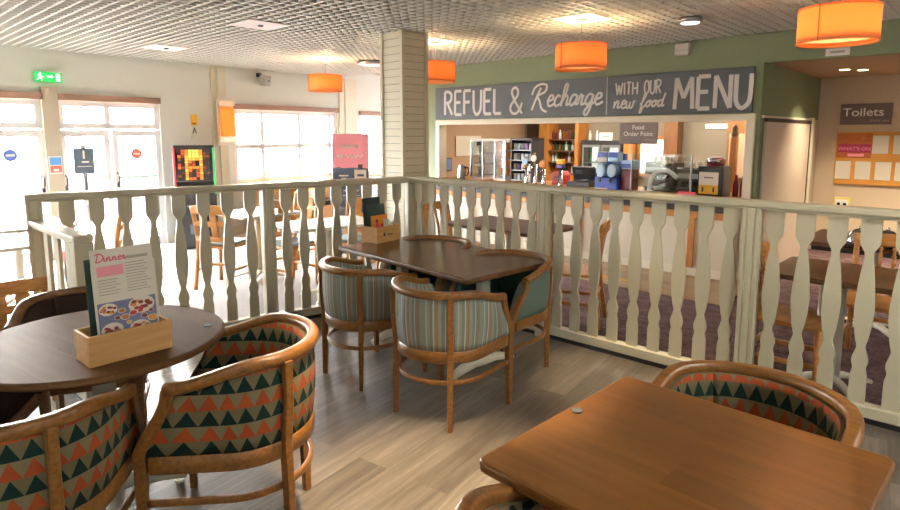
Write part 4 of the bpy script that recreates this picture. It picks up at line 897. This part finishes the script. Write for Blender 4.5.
for i, (x, z) in enumerate([(.07, 1.34), (.29, 1.34), (.50, 1.34), (-.32, 1.0), (-.1, 1.0), (.12, 1.0), (.33, 1.0), (.53, 1.0)]): m = MB(); m.b2(x-.085, x+.085, -.026, -.02, z, z+.235); m.build('sheet', M['offwhite'], nb)
t = thing('wall_socket', 'yellow-edged white socket plate low on the lobby wall', 'socket', G(1.22, 2.59, 0), AG); m = MB(); m.b2(-.1, .1, -.02, .0, .59, .75); m.build('surround', plain('socket_yellow', 'e0cf7a', .5), t, .006); m = MB(); m.b2(-.075, .075, -.026, -.02, .605, .72); m.build('plate', M['white'], t, .004)
for x in (-.035, .035): m = MB(); m.lathe([(.02, 0), (.02, .01)], (0, 0, 0), 14); q = m.build('socket_hole', M['black'], t); q.rotation_euler = (PI/2, 0, 0); q.location = (x, -.024, .66)

# ------------------------------------------------------------------ beech chairs and tables outside the balustrades
def beech_chair(label, style=0, pad=M['seatdark'], group=None, seatmat=None):
    t = thing('dining_chair', label, 'chair', group=group); W = M['woodB']
    m = MB(); m.prism([(-.2, -.2), (.2, -.2), (.215, .12), (.17, .21), (-.17, .21), (-.215, .12)], 'z', .43, .455); m.build('seat', seatmat or W, t, .006)
    if pad: m = MB(); m.prism([(-.18, -.17), (.18, -.17), (.19, .11), (.15, .18), (-.15, .18), (-.19, .11)], 'z', .456, .485); m.build('seat_pad', pad, t, .01)
    for sx in (-1, 1):
        m = MB(); m.sweep([(sx*.185, .175, 0), (sx*.175, .165, .43)], rprof(.036, .036), up=Vector((0, 1, 0))); m.build('front_leg', W, t)
        m = MB(); m.sweep(catmull([(sx*.19, -.25, 0), (sx*.18, -.19, .42), (sx*.18, -.20, .62), (sx*.185, -.25, .86)], 4), rprof(.034, .04), up=Vector((0, 1, 0))); m.build('rear_leg', W, t)
        m = MB(); m.sweep([(sx*.18, .17, .2), (sx*.185, -.215, .2)], rprof(.02, .03)); m.build('stretcher', W, t)
    m = MB(); m.sweep([(-.18, -.2, .27), (.18, -.2, .27)], rprof(.02, .03)); m.build('stretcher', W, t)
    m = MB(); m.sweep(catmull([(-.2, -.245, .83), (0, -.275, .845), (.2, -.245, .83)], 6), rprof(.024, .09)); m.build('crest_rail', W, t)
    if style == 0:       # panel back with square holes
        for z in (.53, .69): m = MB(); m.sweep(catmull([(-.18, -.20-.06*(z-.5)*2, z), (0, -.22-.06*(z-.5)*2, z), (.18, -.20-.06*(z-.5)*2, z)], 6), rprof(.018, .055)); m.build('back_slat', W, t)
        for x in (-.06, .06): m = MB(); m.sweep([(x, -.213, .53), (x, -.245, .69), (x, -.262, .81)], rprof(.075, .016), up=Vector((0, 1, 0))); m.build('back_splat', W, t)
    elif style == 1:     # turned spindles
        for x in (-.12, -.04, .04, .12):
            p = [(.010, 0)]
            for k in range(7): p += [(.009, .02+.05*k), (.017, .035+.05*k), (.009, .05+.05*k)]
            m = MB(); m.lathe(p, (0, 0, 0), 10); q = m.build('spindle', W, t); q.location = (x, -.205, .45); q.rotation_euler = (.13, 0, 0)
    else:
        for x in (-.08, 0, .08): m = MB(); m.sweep([(x*.8, -.20, .45), (x, -.215, .62), (x*1.2, -.262, .82)], rprof(.035, .012), up=Vector((0, 1, 0))); m.build('back_splat', W, t)
    return t
def ped_table(label, loc, w, d, topm, rz, twin=False, legm=None):
    t = thing('dining_table', label, 'table', (loc[0], loc[1], 0), rz); legm = legm or M['cream_metal']
    topmesh(w, d, .75, .03).build('tabletop', topm, t, .006, 2)
    xs = (-.27, -.19) if twin else (0,)
    for x in xs: m = MB(); m.lathe([(.035, .06), (.035, .72)], (x, 0, 0), 16); m.build('pedestal_column', legm, t)
    f = MB()
    for k in range(4):
        a = PI/4+PI/2*k; v = Vector((math.cos(a), math.sin(a), 0)); z = Vector((0, 0, 1)); o_ = Vector((sum(xs)/len(xs), 0, 0)); f.sweep([o_+z*.075, o_+v*.12+z*.07, o_+v*.3+z*.022], rprof(.06, .04), scale=[1, .9, .6])
    f.build('pedestal_foot', legm, t); return t
# behind the servery-side balustrade
ch = beech_chair('light wooden dining chair on the carpet between the balustrade and the servery', 2, None); at(ch, (1.06, 5.02, 0), facing(-.9, .35))
ped_table('dark wooden table in front of the servery, seen through the balustrade', (.56, 5.62), 1.1, .7, M['woodD'], AG)
chs = beech_chair('spindle-backed beech chair just behind the right end of the balustrade', 1, None); at(chs, (2.20, 3.70, 0), facing(.73, -.68))
ped_table('dark wooden table behind the right end of the balustrade, nearest the end of the railing', (2.57, 3.51), 1.1, .66, M['woodD'], AG, True)
c = copy_tree(chs, 'beech chair on the far side of the right-hand dark table', (2.95, 4.02, 0), facing(-.68, -.73))
ped_table('second dark wooden table farther back at the right, with two cloches on it', (3.42, 4.72), .95, .8, M['woodD'], AG)
c = copy_tree(ch, 'light wooden chair on the carpet at the left of the dark servery table', (.05, 6.15, 0), facing(.8, -.6))
for k, (x, y) in enumerate(((3.11, 4.50), (3.28, 4.43))):
    t = thing('dome_cloche', ('silver dome cloche on the dark table, the left one', 'silver dome cloche on the dark table, the right one')[k], 'cloche', (x, y, .7505)); t.scale = (.84, .84, .95)
    m = MB(); m.lathe([(.098, 0), (.094, .05), (.076, .10), (.042, .132), (.008, .142)], n=28); m.build('dome', M['chrome'], t); m = MB(); m.lathe([(.008, .141), (.012, .152), (.005, .16)], n=12); m.build('knob', M['chrome'], t); m = MB(); m.lathe([(.1, -.0), (.102, .004)], n=28); m.build('base', M['black'], t)
t = tag(MB().box((0, 0, .001), (.42, .06, .001)).build('floor_yellow_strip', M['yellow']), 'flat yellow strip on the wooden floor before the servery', 'tape'); at(t, G(-.25, -.86, 0), AG)  # flat yellow strip laid on the floor
# behind the window-side balustrade
cb = beech_chair('light wooden chair with a blue seat pad nearest the slot machine', 0, M['seatblue']); at(cb, (-2.38, 6.24, 0), facing(.25, .97))
ped_table('white-topped table behind the left balustrade, near the slot machine', (-2.12, 6.55), .7, .7, M['offwhite'], AG)
ped_table('white-topped table behind the balustrade, near the standing poster', (-1.18, 5.74), .9, .6, M['offwhite'], math.atan2(DA.y, DA.x))
c = copy_tree(cb, 'light wooden chair at the end of the white-topped table near the poster', (-1.66, 6.22, 0), facing(.8, -.6))
c = copy_tree(cb, 'light wooden chair at the far side of the table near the slot machine', (-1.9, 7.2, 0), facing(-.5, -.85))
c = copy_tree(cb, 'light wooden chair at the far side of the table near the poster', (-1.05, 6.45, 0), facing(-.3, -.95))
ped_table('pale-topped table at the left edge of the picture, behind the small wooden chair', (-3.72, 4.55), .8, .8, M['offwhite'], AG)
c = copy_tree(cb, 'light wooden chair at the left edge of the picture, beside the low railing end', (-2.68, 3.48, 0), facing(-.75, .66)).scale = (.92, .92, .87)
ped_table('pale table by the glazed doors at the far left', (-4.1, 5.6), .8, .8, M['offwhite'], AG)
c = copy_tree(cb, 'light wooden chair standing at the table by the glazed doors', (-3.5, 5.9, 0), facing(-.9, -.3))
# window benches
def bench(label, x0, x1):
    t = thing('window_bench', label, 'bench', L((x0+x1)/2, -.34, 0), AL); w = x1-x0
    m = MB(); m.b2(-w/2, w/2, .12, .20, 0, .80); m.build('backrest', M['woodW'], t, .006); m = MB(); m.b2(-w/2, w/2, -.22, .12, .36, .45); m.build('seat', M['seatdark'], t, .015); m = MB(); m.b2(-w/2, w/2, -.18, .12, 0, .36); m.build('base', M['woodW'], t)
    for s in (-1, 1): m = MB(); m.b2(s*w/2-.02, s*w/2+.02, -.22, .2, 0, .74); m.build('end_panel', M['woodW'], t, .006)
bench('orange wooden bench under the left half of the large window', 1.95, 3.0); bench('orange wooden bench under the right half of the large window', 3.05, 4.1)

# ------------------------------------------------------------------ entrance wall things
t = thing('exit_sign', 'lit green emergency exit sign above the glazed doors', 'sign', L(-.73, -.045, 0), AL)
m = MB(); m.b2(-.15, .15, -.02, .02, 2.225, 2.345); m.build('case', M['exitg'], t, .004)
p = MB(); p.b2(.08, .125, -.024, -.02, 2.24, 2.33); p.prism([(-.02, 2.28), (.03, 2.28), (.03, 2.265), (.055, 2.29), (.03, 2.315), (.03, 2.3), (-.02, 2.3)], 'y', -.024, -.02)
p.prism([(-.09+.012*math.cos(a), 2.325+.012*math.sin(a)) for a in [i*PI/6 for i in range(12)]], 'y', -.024, -.02); p.prism([(-.12, 2.305), (-.085, 2.312), (-.07, 2.285), (-.05, 2.29), (-.05, 2.282), (-.075, 2.275), (-.085, 2.29), (-.09, 2.27), (-.07, 2.255), (-.075, 2.235), (-.083, 2.235), (-.08, 2.252), (-.1, 2.265), (-.125, 2.24), (-.132, 2.245), (-.108, 2.272), (-.105, 2.297), (-.12, 2.295)], 'y', -.024, -.02); p.build('pictogram', M['exitw'], t)
t = thing('fire_notice', 'blue and red fire action notice on the pillar between the doors', 'notice', L(-.725, -.035, 0), AL)
m = MB(); m.b2(-.07, .07, -.006, .002, 1.10, 1.32); m.cur = 1; m.b2(-.065, .065, -.008, -.006, 1.21, 1.305); m.cur = 2; m.b2(-.065, .065, -.008, -.006, 1.115, 1.2); m.cur = 0; m.b2(-.03, .03, -.010, -.008, 1.13, 1.16); m.build('sheet', [M['white'], plain('notice_blue', '4f86b8', .5), plain('notice_red', 'cf5a45', .5)], t)
t = thing('fire_extinguisher', 'red and white fire extinguisher standing below the notice', 'extinguisher', L(-.70, -.15, .0), AL)
m = MB(); m.lathe([(.075, 0), (.08, .02), (.08, .42), (.06, .48), (.025, .51)], n=20); m.build('cylinder', M['red'], t); m = MB(); m.lathe([(.081, .14), (.081, .32)], n=20, cap=False); m.build('label', M['white'], t); m = MB(); m.lathe([(.022, .51), (.022, .55)], n=12); m.box((0, -.05, .56), (.025, .12, .02)); m.build('valve', M['black'], t); m = MB(); m.tube(catmull([(.02, 0, .54), (.1, -.02, .5), (.1, -.03, .25), (.085, -.03, .18)], 5), .01, 8); m.build('hose', M['black'], t)
def sticker(label, x, z, m1, m2, kind):
    t = thing('door_sticker', label, 'sticker', L(x, .045, 0), AL); m = MB()
    if kind: m.prism([(.075*math.cos(a*PI/12), z+.075*math.sin(a*PI/12)) for a in range(24)], 'y', -.002, .002); m.cur = 1; m.b2(-.045, .045, -.004, -.002, z-.014, z+.014)
    else: m.b2(-.27, .27, -.002, .002, z-.02, z+.02); m.cur = 1; m.b2(-.25, .2, -.004, -.002, z-.006, z+.006)
    m.build('decal', [m1, m2], t)
sticker('round red no-entry sticker on the right glazed door', .32, 1.32, plain('pale_red', 'd9694f', .5), M['white'], 1); sticker('green strip sticker low on the right glazed door', .34, 1.0, plain('sticker_green', '58b585', .5), M['white'], 0); sticker('round blue sticker on the left glazed door', -1.17, 1.34, plain('pale_blue_sticker', '5a6fb5', .5), M['white'], 1)
sn = thing('sanitiser_stand', 'hand sanitiser stand with a dark sign, in front of the doors', 'stand', (-4.556, 7.49, 0), AL-math.radians(20)); sn.scale = (.85, .85, 1)
m = MB(); m.lathe([(.17, 0), (.17, .012), (.03, .03)], n=24); m.build('base', M['steel'], sn); m = MB(); m.tube([(0, 0, .01), (0, 0, 1.46)], .034, 12); m.build('pole', M['steel'], sn); m = MB(); m.b2(-.13, .13, -.04, -.025, 1.10, 1.42); m.cur = 1; m.b2(-.012, .012, -.043, -.04, 1.29, 1.39); m.b2(-.03, .06, -.043, -.04, 1.24, 1.26); m.b2(-.09, .09, -.042, -.04, 1.19, 1.198); m.build('sign_plate', [M['navy'], M['paper']], sn); m = MB(); m.box((0, -.06, .80), (.1, .12, .16)); m.build('dispenser', M['white'], sn, .01)
# slot machine
sm = thing('slot_machine', 'lit slot machine with red and green edges beside the glazed doors', 'machine', L(.87, -.46, 0), AL-math.radians(29)); sm.scale = (.98, 1, .955)
m = MB(); m.prism([(-.28, 0), (.24, 0), (.24, 1.5), (-.10, 1.5), (-.13, .98), (-.28, .80)], 'x', -.27, .27); cab = m.build('cabinet', M['black'], sm, .006)
m = MB(); m.prism([(-.10, 1.46), (-.145, .97), (-.13, .97), (-.085, 1.46)], 'x', -.24, .24); m.build('display_panel', plain('slot_glass', '2a1712', .15), sm)
cols = ['ffb24a', 'e2641f', 'f3e06a', 'c23a22', '3a2018', '6a3a18', '1c1210', 'd98a2a']
m = MB(); k = lambda z: -.10-.045*(1.46-z)/.49-.003
def cell(x0, x1, z0, z1, c):
    m.cur = c; m.faces([(x0, k(z0), z0), (x1, k(z0), z0), (x1, k(z1), z1), (x0, k(z1), z1), (x0, k(z0)+.003, z0), (x1, k(z0)+.003, z0), (x1, k(z1)+.003, z1), (x0, k(z1)+.003, z1)], [(0, 1, 2, 3), (4, 7, 6, 5), (0, 4, 5, 1), (1, 5, 6, 2), (2, 6, 7, 3), (3, 7, 4, 0)])
for i in range(9):
    for j in range(11):
        x0 = -.215+.0475*i; z0 = 1.0+.0405*j; edge = i in (2, 6) or j in (4, 7)
        c = (7 if random.random() < .7 else 0) if edge and 1 < i < 7 else (2 if 3 <= i <= 5 and j >= 8 else random.choice((4, 6, 6, 5, 3, 1) if i < 7 else (6, 6, 4, 5)))
        cell(x0, x0+.042, z0, z0+.036, c)
m.build('display_print', [plain('slot_lit%d' % i, c, .4, emit=c, estr=.5) for i, c in enumerate(cols)], sm)
for s, c in ((-1, 'd23a3a'), (1, '3da35a')): m = MB(); m.sweep([(s*.262, -.125, 1.47), (s*.262, -.16, .99), (s*.262, -.30, .80)], rprof(.03, .03), up=Vector((1, 0, 0))); m.build('edge_light', plain('edge_'+c, c, .3, emit=c, estr=.7), sm)
m = MB(); m.b2(-.2, .2, -.295, -.28, .60, .66); m.cur = 1; m.b2(-.12, .12, -.298, -.294, .62, .64); m.build('badge', [M['dark'], M['ptext']], sm); m = MB(); m.b2(-.1, .1, -.30, -.28, .22, .36); m.build('payout_tray', M['navyl'], sm)
m = MB()
for k in range(4): m.cur = k % 2; m.lathe([(.022, 0), (.02, .015)], (-.15+.1*k, -.2, .90), 12)
m.build('buttons', [M['red'], M['yellow']], sm)
t = thing('wall_notice', 'small yellow and black warning notice above the slot machine', 'notice', L(1.17, -.004, 0), AL); m = MB(); m.b2(-.05, .05, -.004, .003, 1.52, 1.88); m.cur = 1; m.b2(-.05, .05, -.006, -.004, 1.72, 1.88); m.cur = 2; m.prism([(-.035, 1.60), (0, 1.70), (.035, 1.60), (.02, 1.60), (0, 1.66), (-.02, 1.60)], 'y', -.006, -.004); m.b2(-.03, .03, -.006, -.004, 1.74, 1.76); m.build('sheet', [M['wallcream'], M['yellow'], M['dark']], t)
# wall sconce
sc = thing('wall_sconce', 'lit orange fabric wall sconce on the corner pilaster', 'lamp', L(1.64, -.15, 0), AL)
m = MB(); m.b2(-.13, .13, .06, .09, 1.42, 2.14); m.build('back_plate', M['offwhite'], sc)
for nm, z0, z1, mt in (('shade', 1.56, 2.0, shademat('amber_sconce_fabric', 'e8944a')),):
    m = MB(); m.lathe([(.10, z0), (.10, z1)], n=24, cap=False); m.build(nm, mt, sc)
for z0 in (1.47, 2.02): m = MB(); m.lathe([(.105, z0), (.13, z0+.07)] if z0 > 2 else [(.13, z0), (.105, z0+.07)], n=24, cap=False); m.build('trim_collar', M['diff'], sc)
for z in (1.66, 1.88): lamp('POINT', (0, 0, z), .5, WARM, .02, 'lamp_bulb', sc)
t = thing('wall_speaker', 'small grey wall speaker on a bracket below the ceiling', 'speaker', L(2.36, -.12, 0), AL); m = MB(); m.box((.02, 0, 2.45), (.14, .12, .17), .2, ('X', .15)); m.build('case', plain('speaker_grey', '9d978a', .5), t, .01); m = MB(); m.box((-.04, .08, 2.54), (.05, .08, .06)); m.build('bracket', M['dark'], t); m = MB(); m.lathe([(.015, 0), (.015, .01)], n=10); q = m.build('driver', M['dark'], t); q.location = (.03, -.075, 2.44); q.rotation_euler = (PI/2, 0, 0)
# standing poster
ps = thing('standing_poster', 'tall pink and charcoal standing poster beside the clad column', 'poster', (-1.33, 8.05, 0), math.radians(-2))
m = MB(); m.b2(-.245, .245, -.012, .012, .10, 1.60); m.build('panel', M['offwhite'], ps, .004)
pr = MB(); pr.b2(-.24, .24, -.015, -.0121, .50, 1.59); pr.cur = 1; pr.prism([(-.24, 1.14), (-.16, 1.155), (-.1, 1.14), (.02, 1.15), (.24, 1.14), (.24, 1.59), (-.24, 1.59)], 'y', -.017, -.015); pr.cur = 2; pr.b2(.05, .21, -.018, -.015, .92, 1.12)
for i in range(9): pr.cur = 4; pr.b2(-.2, .2, -.016, -.015, .53+.032*i, .541+.032*i)
pr.cur = 3; pr.b2(-.1, .1, -.017, -.015, .83, .85); pr.b2(-.11, .12, -.017, -.015, .77, .776); pr.b2(-.16, -.03, -.017, -.015, 1.03, 1.05); pr.b2(-.13, -.06, -.017, -.015, 1.0, 1.012); pr.cur = 0; pr.b2(.09, .18, -.020, -.018, 1.03, 1.06); pr.cur = 5; pr.b2(.10, .16, -.021, -.015, 1.12, 1.19)
pr.build('print', [M['navy'], M['pink'], M['paper'], M['paper'], M['navyl'], M['dark']], ps)
for z, bars in ((1.43, ((-.14, .04), (.07, .10))), (1.30, ((-.18, -.1), (-.07, .18)))):
    sq = []
    for a, b in bars: sq.append([(a+(b-a)*k/12, z+.022*math.sin(k*2.4)) for k in range(13)])
    ribbon(ps, 'lettering', sq, .012, M['paper'], -.0175, .001)
m = MB(); m.b2(-.25, .25, -.14, .14, 0, .03); m.b2(-.22, .22, -.03, .03, .03, .10); m.build('base', M['white'], ps, .006)

# ------------------------------------------------------------------ light and camera
wd_ = bpy.data.worlds.new('world'); bpy.context.scene.world = wd_; wd_.use_nodes = True; nt = wd_.node_tree; bg = nt.nodes['Background']
sky = nt.nodes.new('ShaderNodeTexSky'); sky.sky_type = 'NISHITA'; sky.sun_disc = False; sky.sun_elevation = math.radians(40); sky.sun_rotation = math.radians(-30); sky.dust_density = 4
mxn = nt.nodes.new('ShaderNodeMixRGB'); mxn.inputs['Fac'].default_value = .8; mxn.inputs['Color2'].default_value = (.76, .93, 1.17, 1); nt.links.new(sky.outputs[0], mxn.inputs['Color1']); nt.links.new(mxn.outputs[0], bg.inputs['Color'])
bg.inputs['Strength'].default_value = 42.
sn_ = lamp('SUN', (0, 0, 8), 12., (.96, .98, 1.), .1, 'sun'); sn_.data.angle = math.radians(4)
sd = Vector((.801, -.599, 0))*1.0+Vector((.35, .45, 0))*.3+Vector((0, 0, -1.05)); sn_.rotation_euler = sd.to_track_quat('-Z', 'Y').to_euler()
cam = bpy.data.cameras.new('camera'); co = bpy.data.objects.new('camera', cam); C.objects.link(co); bpy.context.scene.camera = co
cam.sensor_width = 36; cam.lens = 24; cam.shift_y = -42/900; cam.clip_start = .02
co.location = (0, 0, 1.6); pitch = math.atan((213-133.5)/600); co.rotation_euler = (PI/2-pitch, 0, 0)
s = bpy.context.scene; s.view_settings.view_transform = 'Standard'; s.view_settings.look = 'None'; s.view_settings.gamma = 1; s.view_settings.exposure = .25
s.cycles.max_bounces = 8; s.cycles.transparent_max_bounces = 12; s.cycles.use_denoising = True
